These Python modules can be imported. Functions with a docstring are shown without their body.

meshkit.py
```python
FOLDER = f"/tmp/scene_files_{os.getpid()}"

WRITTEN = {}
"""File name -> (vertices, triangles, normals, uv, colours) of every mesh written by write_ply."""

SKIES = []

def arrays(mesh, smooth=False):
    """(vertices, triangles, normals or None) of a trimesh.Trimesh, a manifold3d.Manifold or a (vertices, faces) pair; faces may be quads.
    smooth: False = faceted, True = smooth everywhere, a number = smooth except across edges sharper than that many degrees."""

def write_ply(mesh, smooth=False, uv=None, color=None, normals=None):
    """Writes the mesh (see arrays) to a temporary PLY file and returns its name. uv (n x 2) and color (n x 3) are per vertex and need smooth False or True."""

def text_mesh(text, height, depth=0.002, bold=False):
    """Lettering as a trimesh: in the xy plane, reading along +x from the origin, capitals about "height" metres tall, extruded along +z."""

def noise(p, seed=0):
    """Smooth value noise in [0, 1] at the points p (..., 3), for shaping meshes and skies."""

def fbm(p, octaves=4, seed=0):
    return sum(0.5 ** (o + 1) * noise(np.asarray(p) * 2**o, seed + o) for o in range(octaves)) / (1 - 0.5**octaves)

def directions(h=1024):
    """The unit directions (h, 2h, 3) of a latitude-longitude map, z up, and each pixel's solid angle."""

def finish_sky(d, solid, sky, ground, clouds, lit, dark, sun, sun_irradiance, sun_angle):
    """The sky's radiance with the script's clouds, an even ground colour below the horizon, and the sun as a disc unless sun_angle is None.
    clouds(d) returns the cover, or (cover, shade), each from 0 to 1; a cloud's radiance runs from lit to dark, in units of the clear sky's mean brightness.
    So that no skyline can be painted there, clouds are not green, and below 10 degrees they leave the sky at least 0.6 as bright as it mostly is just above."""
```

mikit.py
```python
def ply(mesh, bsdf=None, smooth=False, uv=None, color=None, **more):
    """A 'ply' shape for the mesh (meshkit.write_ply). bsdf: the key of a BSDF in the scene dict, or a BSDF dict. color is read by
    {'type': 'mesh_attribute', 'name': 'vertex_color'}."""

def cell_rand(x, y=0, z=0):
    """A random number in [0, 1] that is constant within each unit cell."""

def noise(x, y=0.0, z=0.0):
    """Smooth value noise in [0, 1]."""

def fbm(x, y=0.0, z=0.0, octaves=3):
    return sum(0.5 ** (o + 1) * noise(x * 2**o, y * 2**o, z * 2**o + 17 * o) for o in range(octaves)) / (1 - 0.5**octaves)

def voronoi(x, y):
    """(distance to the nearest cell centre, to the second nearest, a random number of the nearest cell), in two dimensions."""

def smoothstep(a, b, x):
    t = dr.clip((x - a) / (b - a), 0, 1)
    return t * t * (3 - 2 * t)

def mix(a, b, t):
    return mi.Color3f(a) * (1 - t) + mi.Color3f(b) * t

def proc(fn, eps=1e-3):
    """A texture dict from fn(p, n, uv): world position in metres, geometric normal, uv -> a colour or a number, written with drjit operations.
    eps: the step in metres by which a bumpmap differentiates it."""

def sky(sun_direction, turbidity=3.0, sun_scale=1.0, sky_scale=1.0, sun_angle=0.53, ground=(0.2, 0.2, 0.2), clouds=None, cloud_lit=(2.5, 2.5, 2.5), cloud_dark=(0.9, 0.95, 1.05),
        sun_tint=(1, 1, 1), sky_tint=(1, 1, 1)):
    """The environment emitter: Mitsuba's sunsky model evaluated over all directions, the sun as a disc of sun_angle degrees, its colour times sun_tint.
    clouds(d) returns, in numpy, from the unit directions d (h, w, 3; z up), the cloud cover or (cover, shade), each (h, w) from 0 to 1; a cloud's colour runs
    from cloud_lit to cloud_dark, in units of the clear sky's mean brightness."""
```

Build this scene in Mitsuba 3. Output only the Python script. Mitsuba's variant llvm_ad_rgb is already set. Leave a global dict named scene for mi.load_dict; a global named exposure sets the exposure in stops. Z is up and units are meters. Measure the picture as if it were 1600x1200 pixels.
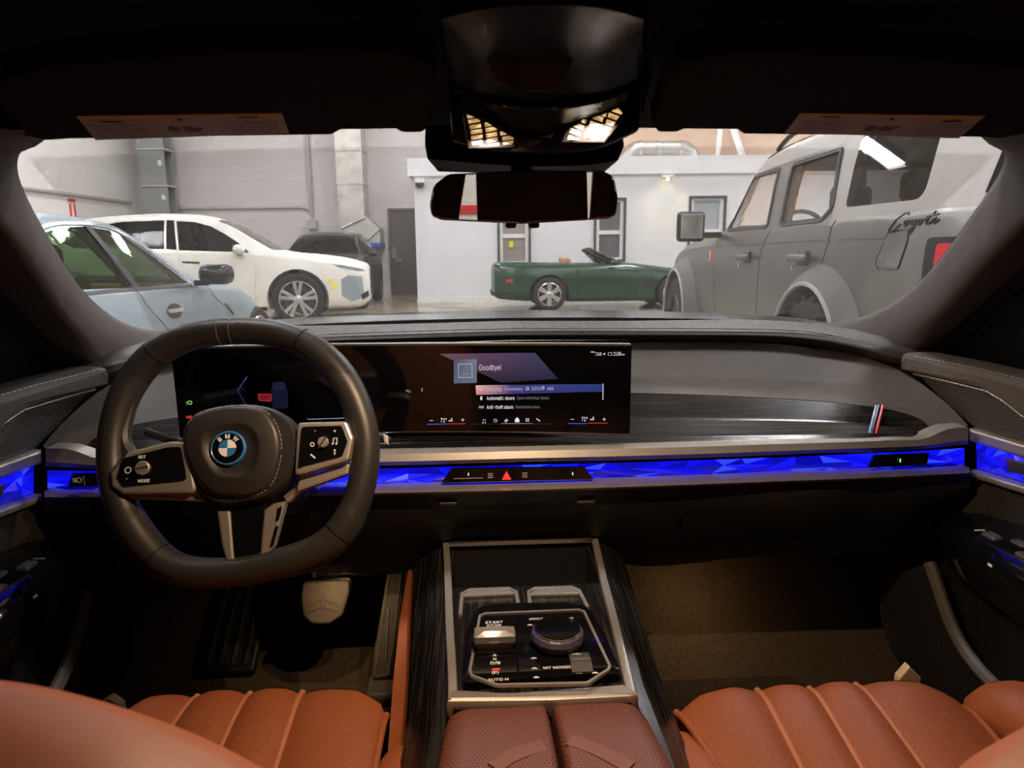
import math, random
import numpy as np, trimesh, manifold3d as m3
from scipy.interpolate import PchipInterpolator, CubicSpline
import mitsuba as mi, drjit as dr
import mikit, meshkit
from mikit import proc, noise, fbm, mix, smoothstep, cell_rand

T = mi.ScalarTransform4f
scene, labels = {}, {}
PI = math.pi

# ------------------------------------------------------------------ camera, lights, exposure
CAM = [[-0.063, 0.0, 1.12], [0.047628, 0.980849, -0.188859], [0.018991, 0.18815, 0.981957]]          # position, view direction, up
exposure = 0.0
scene['camera'] = {'type': 'thinlens', 'aperture_radius': 0.0011, 'focus_distance': 1.35, 'fov': math.degrees(2 * math.atan(800 / 1067.0)), 'fov_axis': 'x', 'near_clip': 0.02, 'far_clip': 100.0,
    'to_world': T().look_at(origin=CAM[0], target=[CAM[0][i] + CAM[1][i] for i in range(3)], up=CAM[2])}
HALL_LIGHT = 10.6      # ceiling panels of the hall
READING = 5.0         # reading lamps in the roof console
FOOTWELL = 0.055

# ------------------------------------------------------------------ helpers
A = lambda v: np.asarray(v, float)
def unit(v): v = A(v); return v / np.linalg.norm(v)
def mesh(v, f): return trimesh.Trimesh(A(v), np.asarray(f, int), process=False)
def tm(m):
    if isinstance(m, trimesh.Trimesh): return m
    q = m.to_mesh(); return mesh(q.vert_properties[:, :3], q.tri_verts)
def mf(m):
    if isinstance(m, m3.Manifold): return m
    return m3.Manifold(m3.Mesh(np.asarray(m.vertices, np.float32), np.asarray(m.faces, np.uint32)))
def cat(*ms): return trimesh.util.concatenate([tm(m) for m in ms])
def place(m, o, ex=(1, 0, 0), ey=(0, 1, 0), ez=None):
    m = tm(m); ex, ey = A(ex), A(ey); ez = np.cross(ex, ey) if ez is None else A(ez)
    v = A(o) + m.vertices[:, :1] * ex + m.vertices[:, 1:2] * ey + m.vertices[:, 2:3] * ez
    f = m.faces if np.dot(np.cross(ex, ey), ez) > 0 else m.faces[:, ::-1]
    return mesh(v, f)
def mirx(m):
    m = tm(m); return mesh(m.vertices * [-1, 1, 1], m.faces[:, ::-1])
def inset(p, b):
    p = A(p); n = len(p); out = []
    for i in range(n):
        a, c = unit(p[i] - p[i - 1]), unit(p[(i + 1) % n] - p[i])
        na, nc = A([-a[1], a[0]]), A([-c[1], c[0]])
        h = na + nc; out.append(p[i] + h * b / max(0.35, np.dot(h, na)))
    return A(out)
def ccw(p):
    p = A(p); a = np.sum(p[:, 0] * np.roll(p[:, 1], -1) - p[:, 1] * np.roll(p[:, 0], -1))
    return p if a > 0 else p[::-1]
def tri2(polys): return np.asarray(m3.triangulate([np.asarray(p, np.float32) for p in polys]))
def rings(rs, caps=True):
    """closed rings (m, n, 3), counter-clockwise seen from the end of the path, joined to a solid"""
    rs = A(rs); m, n = rs.shape[:2]; i, j = np.meshgrid(np.arange(m - 1), np.arange(n), indexing='ij')
    a, b = i * n + j, i * n + (j + 1) % n
    f = [np.stack([a, b, b + n], -1).reshape(-1, 3), np.stack([a, b + n, a + n], -1).reshape(-1, 3)]
    v = rs.reshape(-1, 3)
    if caps:
        c0, c1 = len(v), len(v) + 1; v = np.vstack([v, rs[0].mean(0), rs[-1].mean(0)]); k = np.arange(n); k1 = (k + 1) % n
        f += [np.stack([k1, k, k * 0 + c0], 1), np.stack([k + (m - 1) * n, k1 + (m - 1) * n, k * 0 + c1], 1)]
    return mesh(v, np.vstack(f))
def plate(poly, d, b=0.0, b2=None):
    """polygon in xy extruded from z=0 to z=d, upper rim chamfered by b"""
    p = ccw(poly); z = lambda q, h: np.column_stack([q, np.full(len(q), h)])
    lv = [z(p, 0.0)] + ([z(p, d - b), z(inset(p, b * .3), d - b * .3), z(inset(p, b), d)] if b else [z(p, d)])
    n = len(p); body = rings(lv, False); t0 = tri2([p]); t1 = tri2([lv[-1][:, :2]])
    return mesh(body.vertices, np.vstack([body.faces, t0[:, ::-1], t1 + (len(lv) - 1) * n]))
def frame_plate(outer, inner, d):
    cs = m3.CrossSection([np.asarray(ccw(outer), np.float32), np.asarray(ccw(inner)[::-1], np.float32)])
    return tm(m3.Manifold.extrude(cs, d))
def rpoly(pts, r, n=4):
    """polygon with rounded corners; r a number or one per corner"""
    p = A(pts); k = len(p); r = np.broadcast_to(A(r), (k,)); out = []
    for i in range(k):
        a, b = p[i - 1] - p[i], p[(i + 1) % k] - p[i]; la, lb = np.linalg.norm(a), np.linalg.norm(b); a, b = a / la, b / lb
        ang = math.acos(np.clip(np.dot(a, b), -1, 1)); t = min(r[i] / max(math.tan(ang / 2), 1e-3), .45 * la, .45 * lb)
        if r[i] <= 0 or ang > 3.05: out.append(p[i]); continue
        s, e = p[i] + a * t, p[i] + b * t
        for u in np.linspace(0, 1, n + 1): out.append((1 - u) ** 2 * s + 2 * u * (1 - u) * p[i] + u * u * e)
    return A(out)
def rrect(w, h, r, n=4): return rpoly([(-w / 2, -h / 2), (w / 2, -h / 2), (w / 2, h / 2), (-w / 2, h / 2)], r, n)
def rbox(sx, sy, sz, r, seg=8):
    s = m3.Manifold.sphere(r, seg)
    return tm(m3.Manifold.batch_hull([s.translate([x * (sx / 2 - r), y * (sy / 2 - r), z * (sz / 2 - r)]) for x in (-1, 1) for y in (-1, 1) for z in (-1, 1)]))
def box(x0, x1, y0, y1, z0, z1): 
    m = trimesh.creation.box((x1 - x0, y1 - y0, z1 - z0)); m.apply_translation(((x0 + x1) / 2, (y0 + y1) / 2, (z0 + z1) / 2)); return m
def cyl(r, h, n=24, r2=None): return tm(m3.Manifold.cylinder(h, r, r if r2 is None else r2, n))
def spline(pts, n, closed=False):
    p = A(pts)
    if closed: p = np.vstack([p, p[:1]])
    t = np.concatenate([[0], np.cumsum(np.linalg.norm(np.diff(p, axis=0), axis=1) ** .6)])
    c = CubicSpline(t, p, bc_type='periodic' if closed else 'natural')
    return c(np.linspace(0, t[-1], n, endpoint=not closed))
def resample(pts, n):
    p = A(pts); t = np.concatenate([[0], np.cumsum(np.linalg.norm(np.diff(p, axis=0), axis=1))]); u = np.linspace(0, t[-1], n)
    return np.column_stack([np.interp(u, t, p[:, k]) for k in range(p.shape[1])])
def circ(r, n=10, r2=None): a = np.arange(n) * 2 * PI / n; return np.column_stack([r * np.cos(a), (r if r2 is None else r2) * np.sin(a)])
def sweep(path, prof, up=(0, 0, 1), closed=False, scale=None):
    """closed profile (side, up) carried along a path; the sides follow the path"""
    p = A(path); n = len(p)
    t = (np.roll(p, -1, 0) - np.roll(p, 1, 0)) if closed else np.gradient(p, axis=0)
    t /= np.linalg.norm(t, axis=1, keepdims=True) + 1e-12
    s = np.cross(t, np.broadcast_to(A(up), p.shape)); s /= np.linalg.norm(s, axis=1, keepdims=True) + 1e-12; u = np.cross(s, t)
    q = ccw(prof); k = np.ones(n) if scale is None else A(scale)
    rs = p[:, None] + k[:, None, None] * (q[None, :, :1] * s[:, None] + q[None, :, 1:2] * u[:, None])
    rs = rs[:, ::-1]
    if closed: return rings(np.concatenate([rs, rs[:1]]), False)
    return rings(rs)
def tube(path, r, n=8, up=(0, 0, 1), closed=False): return sweep(path, circ(r, n), up, closed)
def lathe(prof, n=32):
    """(radius, z) closed profile turned about z"""
    cs = m3.CrossSection([np.asarray(ccw(prof), np.float32)]); return tm(m3.Manifold.revolve(cs, n))
def slab(P, t):
    """open grid (m, n, 3) thickened by t against its normals: a closed solid"""
    P = A(P); m, n = P.shape[:2]; N = np.cross(np.gradient(P, axis=0), np.gradient(P, axis=1)); N /= np.linalg.norm(N, axis=2, keepdims=True) + 1e-12
    Q = P - N * t; v = np.vstack([P.reshape(-1, 3), Q.reshape(-1, 3)]); i, j = np.meshgrid(np.arange(m - 1), np.arange(n - 1), indexing='ij')
    a = (i * n + j).ravel(); q = np.stack([a, a + n, a + n + 1, a + 1], 1); f = [q, q[:, ::-1] + m * n]
    e = np.concatenate([np.arange(n - 1), np.arange(1, m) * n - 1, m * n - 1 - np.arange(n - 1), (np.arange(m - 1, 0, -1)) * n])
    e = np.array(list(range(n)) + [k * n + n - 1 for k in range(1, m)] + [(m - 1) * n + k for k in range(n - 2, -1, -1)] + [k * n for k in range(m - 2, 0, -1)])
    e2 = np.roll(e, -1); f.append(np.stack([e, e2, e2 + m * n, e + m * n], 1)); f = np.vstack(f)
    return mesh(v, np.vstack([f[:, [0, 1, 2]], f[:, [0, 2, 3]]]))
def patch(curves, nu, nv, t, lin=False):
    """smooth surface through a list of curves, thickened"""
    c = A([spline(k, nv) if len(k) > 2 else resample(k, nv) for k in curves])
    if lin:
        k = max(2, nu // (len(c) - 1)); P = np.concatenate([c[i][None] * (1 - f) + c[i + 1][None] * f for i in range(len(c) - 1) for f in np.arange(k)[:, None, None] / k] + [c[-1:]])
    else: P = np.stack([spline(c[:, j], nu) if len(c) > 2 else resample(c[:, j], nu) for j in range(nv)], 1)
    return slab(P, t)
def text(s, h, depth=.0006, bold=False, center=True):
    m = meshkit.text_mesh(s, h, depth, bold)
    if center: m.apply_translation([-(m.bounds[0][0] + m.bounds[1][0]) / 2, -h / 2, 0])
    return m
def prismY(poly, a, b):
    m = m3.Manifold.extrude(m3.CrossSection([np.asarray(ccw(poly), np.float32)]), abs(b - a))
    return m.transform(np.array([[1, 0, 0, 0], [0, 0, 1, min(a, b)], [0, 1, 0, 0.]]))
def prismX(poly, a, b):
    m = m3.Manifold.extrude(m3.CrossSection([np.asarray(ccw(poly), np.float32)]), abs(b - a))
    return m.transform(np.array([[0, 0, 1, min(a, b)], [1, 0, 0, 0], [0, 1, 0, 0.]]))
def line_poly(pts, w):
    """an open polyline in 2D as a thin polygon"""
    p = A(pts); d = np.gradient(p, axis=0); d /= np.linalg.norm(d, axis=1, keepdims=True); n = np.column_stack([-d[:, 1], d[:, 0]]) * w / 2
    return np.vstack([p - n, (p + n)[::-1]])
def key_for(k):
    if k not in scene and k not in labels: return k
    i = 1
    while f'{k}_{i:03d}' in scene or f'{k}_{i:03d}' in labels: i += 1
    return f'{k}_{i:03d}'
def thing(name, label, cat_, group=None, kind=None):
    k = key_for(name); labels[k] = {'label': label, 'category': cat_}
    if group: labels[k]['group'] = group
    if kind: labels[k]['kind'] = kind
    return k
def add(name, m, mat, parent=None, label=None, smooth=30, kind=None, uv=None, color=None, **more):
    k = key_for(parent + '__' + name if parent else name)
    scene[k] = mikit.ply(tm(m), mat, smooth=smooth, **({'uv': uv} if uv is not None else {}), **({'color': color} if color is not None else {}), **more)
    if label or kind: labels[k] = {**({'label': label} if label else {}), **({'kind': kind} if kind else {})}
    return k
def one(name, m, mat, label, cat_, group=None, kind=None, smooth=30, **more):
    """a thing that is a single mesh"""
    k = add(name, m, mat, smooth=smooth, **more); labels[k] = {'label': label, 'category': cat_}
    if group: labels[k]['group'] = group
    if kind: labels[k]['kind'] = kind
    return k
def struct(name, m, mat, label, cat_, smooth=30, **more): return one(name, m, mat, label, cat_, kind='structure', smooth=smooth, **more)

# ------------------------------------------------------------------ materials
def rgb(c): return {'type': 'rgb', 'value': [float(x) for x in c]} if not isinstance(c, dict) else c
def mat(k, c, rough=.5, **kw):
    kw = {a: (rgb(b) if isinstance(b, (tuple, list)) else b) for a, b in kw.items()}
    scene[k] = {'type': 'twosided', 'bsdf': {'type': 'principled', 'base_color': rgb(c), 'roughness': rough, **kw}}
    return k
def bump(k, fn, scale, eps=5e-4):
    b = scene[k]['bsdf']; scene[k]['bsdf'] = {'type': 'bumpmap', 'arbitrary': proc(fn, eps), 'scale': scale, 'bsdf': b}
C3 = mi.Color3f
# hall
def wall_paint(base, joint):
    def f(p, n, uv):
        u = dr.select(dr.abs(n.x) > dr.abs(n.y), p.y, p.x); row = dr.floor(p.z / .2032)
        fz = p.z / .2032 - row; uu = u / .4064 + .5 * (row - 2 * dr.floor(row / 2)); fx = uu - dr.floor(uu)
        j = dr.maximum(1 - smoothstep(0, .05, dr.minimum(fz, 1 - fz)), 1 - smoothstep(0, .025, dr.minimum(fx, 1 - fx)))
        w = .95 + .05 * fbm(p.x * .7, p.y * .7, p.z * .7) + .02 * (cell_rand(dr.floor(uu), row) - .5)
        return C3(*base) * w * (1 - joint * j)
    return f
mat('paint_block_wall', proc(wall_paint((.58, .545, .54), .13)), .55)
mat('paint_side_wall', proc(wall_paint((.74, .72, .69), .07)), .55)
mat('paint_office', (.74, .75, .77), .6)
mat('paint_upper_wall', (.62, .47, .36), .7)
mat('paint_ceiling', (.6, .58, .55), .8)
def concrete(p, n, uv):
    w = fbm(p.x * .8, p.y * .8, 3., 4); s = fbm(p.x * 6, p.y * 6, 1., 3)
    return mix((.14, .115, .075), (.30, .26, .19), smoothstep(.3, .7, w)) * (.8 + .4 * s)
mat('floor_concrete', proc(concrete), .16, specular=.6)
mat('steel_column', (.22, .235, .23), .45, metallic=.2)
mat('duct_metal', proc(lambda p, n, uv: mix((.42, .41, .37), (.72, .71, .66), fbm(p.x * 5, p.y * 5, p.z * 5))), .38, metallic=.75)
mat('tape_blue', (.03, .10, .42), .5)
mat('conduit_grey', (.40, .38, .375), .5)
mat('door_brown', (.075, .062, .055), .45)
mat('white_paint', (.80, .80, .79), .4)
mat('dark_trim', (.045, .045, .05), .4)
mat('red_print', (.62, .05, .05), .6)
mat('yellow_print', (.85, .78, .03), .5)
mat('black_plastic', (.012, .012, .013), .45)
mat('grey_plastic', (.05, .05, .052), .5)
mat('rubber', (.018, .018, .018), .75)
mat('alloy', (.68, .69, .70), .22, metallic=.9)
mat('alloy_dark', (.10, .10, .105), .3, metallic=.8)
mat('chrome', (.80, .79, .77), .10, metallic=1.0)
mat('headlamp', (.16, .17, .19), .08, metallic=.3, clearcoat=1.0)
mat('tail_red', (.55, .015, .03), .12, clearcoat=1.0)
mat('amber', (.75, .26, .05), .2)
mat('paint_white', (.80, .80, .74), .25, clearcoat=1.0, clearcoat_gloss=.95)
mat('paint_blue', (.33, .40, .46), .28, metallic=.35, clearcoat=1.0, clearcoat_gloss=.95)
mat('paint_black', (.012, .013, .016), .2, clearcoat=1.0, clearcoat_gloss=.95)
mat('paint_green', (.002, .036, .012), .22, clearcoat=.6, clearcoat_gloss=.95)
mat('paint_grey', (.22, .22, .21), .33, metallic=.75, clearcoat=.8, clearcoat_gloss=.9)
mat('roof_grey', (.40, .38, .36), .5)
mat('flare_grey', (.13, .125, .12), .55)
mat('cabin_dark', (.035, .03, .03), .7)
mat('cabin_red', (.16, .05, .05), .6)
mat('cabin_tan', (.42, .22, .12), .6)
scene['glass_clear'] = {'type': 'thindielectric', 'int_ior': 1.5}
scene['glass_pane'] = {'type': 'thindielectric', 'int_ior': 1.3}
scene['glass_tint'] = {'type': 'thindielectric', 'int_ior': 1.3, 'specular_transmittance': rgb((.52, .62, .52))}
scene['glass_dark'] = {'type': 'thindielectric', 'int_ior': 1.3, 'specular_transmittance': rgb((.42, .42, .42))}
mat('glass_black', (.012, .014, .018), .04, specular=.5)
mat('console_black', (.003, .003, .0035), .32, specular=.12)
mat('blind_brown', (.36, .32, .28), .7)
mat('blind_dark', (.13, .13, .14), .6)
mat('blind_pale', (.42, .47, .52), .7)

# ------------------------------------------------------------------ the hall
YAW = math.radians(2.78)
CA, SA = math.cos(YAW), math.sin(YAW)
def hw(m):
    """hall axes (right, deep, up; origin under the camera) -> world"""
    return place(m, (CAM[0][0], 0, 0), (CA, -SA, 0), (SA, CA, 0))
BACK, OFF, LEFT, RIGHT, REAR, TOP = 18.8, 16.0, -9.9, 13.0, -13.0, 6.4
struct('floor', hw(box(LEFT - .3, RIGHT + .3, REAR - .3, BACK + .3, -.2, 0)), 'floor_concrete', 'polished brown concrete floor of the showroom hall', 'floor', smooth=False)
struct('ceiling', hw(box(LEFT - .3, RIGHT + .3, REAR - .3, BACK + .3, TOP, TOP + .2)), 'paint_ceiling', 'high pale ceiling of the showroom hall', 'ceiling', smooth=False)
struct('wall_left', hw(box(LEFT - .3, LEFT, REAR, BACK, 0, TOP)), 'paint_side_wall', 'bright painted block wall at the left, behind the pale blue sedan', 'wall', smooth=False)
struct('wall_back', hw(box(LEFT, -2.0, BACK, BACK + .3, 0, TOP)), 'paint_block_wall', 'grey painted block wall behind the white crossover', 'wall', smooth=False)
struct('wall_back_upper', hw(box(-2.0, RIGHT, BACK, BACK + .3, 0, TOP)), 'paint_upper_wall', 'peach coloured wall above the white office block', 'wall', smooth=False)
struct('wall_right', hw(box(RIGHT, RIGHT + .3, REAR, BACK, 0, TOP)), 'paint_side_wall', 'painted wall at the right of the hall, behind the grey off-roader', 'wall', smooth=False)
struct('wall_rear', hw(box(LEFT, RIGHT, REAR - .3, REAR, 0, TOP)), 'paint_side_wall', 'wall behind the camera, seen in the rearview mirror', 'wall', smooth=False)
one('wall_band', hw(box(LEFT, 1.0, REAR, REAR + .03, .70, .88)), 'red_print', 'red band along the pale wall, seen in the left of the rearview mirror', 'stripe', smooth=False)
# ceiling lights
k = 0
for dy in (-9.5, -4, 1.5, 7, 11, 15.2):
    for lx in (-7, -1.6, 3.6, 9):
        L = thing('ceiling_light', 'long white light panel under the hall ceiling, above the view', 'light', 'hall ceiling lights')
        b = hw(box(lx - .75, lx + .75, dy - .45, dy + .45, TOP - .12, TOP - .02)); add('housing', b, 'white_paint', L, smooth=False)
        q = hw(mesh([(lx - .7, dy - .4, TOP - .13), (lx - .7, dy + .4, TOP - .13), (lx + .7, dy + .4, TOP - .13), (lx + .7, dy - .4, TOP - .13)], [(0, 1, 2), (0, 2, 3)]))
        kk = add('diffuser', q, 'white_paint', L, smooth=False); scene[kk]['emitter'] = {'type': 'area', 'radiance': rgb([HALL_LIGHT * c for c in (3.95, 3.9, 4.0)])}
# steel column in the corner
c0 = [p[0] for p in [(-9.378,3.532),(-8.726,3.526)]]
col = thing('steel_column', 'grey steel column in the corner with white tags', 'column')
add('flange', hw(box(c0[0], c0[1], 18.02, 18.06, 0, TOP)), 'steel_column', col, smooth=False)
add('web', hw(box(sum(c0) / 2 - .02, sum(c0) / 2 + .02, 18.06, 18.45, 0, TOP)), 'steel_column', col, smooth=False)
add('flange', hw(box(c0[0], c0[1], 18.45, 18.49, 0, TOP)), 'steel_column', col, smooth=False)
for z in (3.75, 2.86): add('clamp', hw(box(c0[0] - .03, c0[1] + .03, 17.98, 18.52, z, z + .035)), 'conduit_grey', col, smooth=False)
for q in [(-8.846,3.439),(-8.839,2.595)]: add('tag', hw(place(plate(rrect(.09, .13, .02), .01), (q[0], 18.015, q[1]), (1, 0, 0), (0, 0, 1), (0, -1, 0))), 'white_paint', col, 'small white tag')
# conduits
cd = [(-9.06,2.372),(-8.452,2.333),(-6.756,2.284),(-5.568,2.256)]; ep = [(-5.367,2.205),(-5.307,2.072)]
one('conduit', hw(tube([(c0[1] + .1, 18.75, 2.38)] + [(a, 18.75, 2.36) for a, b in cd] + [(ep[0][0], 18.75, 2.30), (ep[1][0], 18.75, 2.2)], .035)), 'conduit_grey', 'thin grey conduit running level along the grey back wall', 'conduit')
vq = [(-5.223,3.877),(-5.294,2.022)]
cb = one('conduit', hw(tube([(vq[1][0], 18.72, 6.2), (vq[1][0], 18.72, vq[1][1])], .04, up=(0, 1, 0))), 'conduit_grey', 'thin grey conduit running down the back wall to a small box', 'conduit')
one('junction_box', hw(box(vq[1][0] - .13, vq[1][0] + .13, 18.6, 18.8, vq[1][1] - .22, vq[1][1])), 'conduit_grey', 'small grey junction box below the upright conduit', 'box', smooth=False)
one('conduit', hw(tube([(LEFT + .06, 3, 2.5), (LEFT + .06, 18.3, 2.5)], .04)), 'conduit_grey', 'long grey conduit along the bright left wall', 'conduit')
sg = thing('wall_marker', 'small red marker sign on the bright left wall', 'sign')
add('stroke', hw(box(LEFT, LEFT + .01, 15.82, 15.88, 2.0, 2.30)), 'red_print', sg, smooth=False); add('stroke', hw(box(LEFT, LEFT + .01, 15.98, 16.04, 2.0, 2.30)), 'red_print', sg, smooth=False); add('stroke', hw(box(LEFT, LEFT + .01, 15.8, 16.06, 2.34, 2.41)), 'red_print', sg, smooth=False)
# air duct with angled outlet
DU = thing('air_duct', 'galvanised air duct coming down the back wall with an angled outlet', 'duct')
dq = [(-4.449,3.826),(-3.741,3.82),(-4.449,2.098),(-3.778,2.092),(-4.4,1.77),(-3.781,2.043),(-3.391,1.761),(-3.409,1.365),(-3.833,1.336)]
xl, xr, zb = dq[2][0], dq[3][0], dq[2][1]
for i in range(5):
    z0 = zb + i * .82; add('section', hw(cat(box(xl, xr, 18.2, 18.75, z0, z0 + .79), box(xl - .03, xr + .03, 18.17, 18.78, z0 + .79, z0 + .82))), 'duct_metal', DU, smooth=False)
h = [(xl, zb), (xr, zb), dq[6], dq[7], (dq[8][0], dq[8][1] + .02), dq[4]]
add('outlet', hw(prismY(h, 18.2, 18.75)), 'duct_metal', DU, smooth=False)
add('tape', hw(box(dq[8][0] - .02, dq[7][0] + .03, 18.17, 18.77, dq[7][1] - .06, dq[7][1] + .04)), 'tape_blue', DU, 'strip of blue tape', smooth=False)
add('seam', hw(tube([(dq[4][0], 18.18, dq[4][1]), (dq[5][0], 18.18, dq[5][1])], .03, up=(0, 1, 0))), 'duct_metal', DU)
add('seam', hw(tube([(dq[8][0], 18.18, dq[8][1] + .05), (dq[6][0], 18.18, dq[6][1])], .03, up=(0, 1, 0))), 'duct_metal', DU)
# dark door
dd = [(-3.187,2.234),(-2.439,2.226),(-2.586,0.031),(-3.131,1.147),(-3.054,0.926)]
D1 = thing('door_1', 'dark brown steel door in the back wall beside the white office', 'door', kind='structure')
add('leaf', hw(box(dd[0][0], dd[1][0] + .3, 18.72, 18.8, 0, dd[0][1])), 'door_brown', D1, smooth=False)
add('door_frame', hw(cat(box(dd[0][0] - .07, dd[0][0], 18.68, 18.8, 0, dd[0][1] + .07), box(dd[0][0] - .07, dd[1][0] + .37, 18.68, 18.8, dd[0][1], dd[0][1] + .07))), 'door_brown', D1, smooth=False)
add('door_handle', hw(cat(box(dd[3][0] - .06, dd[3][0] + .06, 18.66, 18.73, dd[3][1] - .15, dd[3][1] + .2), box(dd[3][0], dd[3][0] + .22, 18.6, 18.64, dd[4][1], dd[4][1] + .05))), 'chrome', D1, 'chrome lever handle with plate', smooth=False)
# white office block
of = [(-2.175,3.211),(-2.174,0.025),(-2.204,2.824),(5.387,2.766)]; x0 = of[1][0]; zt = of[0][1]; zp = of[2][1]
OB = thing('wall_office', 'white office block with a parapet band built inside the hall', 'wall', kind='structure')
WIN = [(-0.25,2.218),(0.411,0.881),(1.958,2.268),(2.581,0.947),(4.106,2.289),(4.854,0.94)]
wins = [(WIN[2 * i][0], WIN[2 * i + 1][0], WIN[2 * i + 1][1], WIN[2 * i][1]) for i in range(3)]
zlo, zhi = min(w[2] for w in wins), max(w[3] for w in wins)
wm = mf(box(x0, RIGHT, OFF, OFF + .2, 0, zp)) - m3.Manifold.batch_boolean([mf(box(a, b, OFF - 1, OFF + 1, c, d)) for a, b, c, d in wins], m3.OpType.Add)
add('front', hw(wm), 'paint_office', OB, smooth=False)
add('side', hw(box(x0, x0 + .2, OFF + .2, BACK, 0, zp)), 'paint_office', OB, smooth=False)
add('parapet', hw(cat(box(x0 - .12, RIGHT, OFF - .09, OFF + .2, zp, zt), box(x0 - .12, x0 + .2, OFF + .2, BACK, zp, zt))), 'paint_office', OB, smooth=False)
add('roof_slab', hw(box(x0 + .2, RIGHT, OFF + .2, BACK, zp + .05, zp + .2)), 'paint_office', OB, smooth=False)
add('skirting', hw(box(x0 - .012, RIGHT, OFF - .015, OFF, 0, .1)), 'white_paint', OB, smooth=False)
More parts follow.
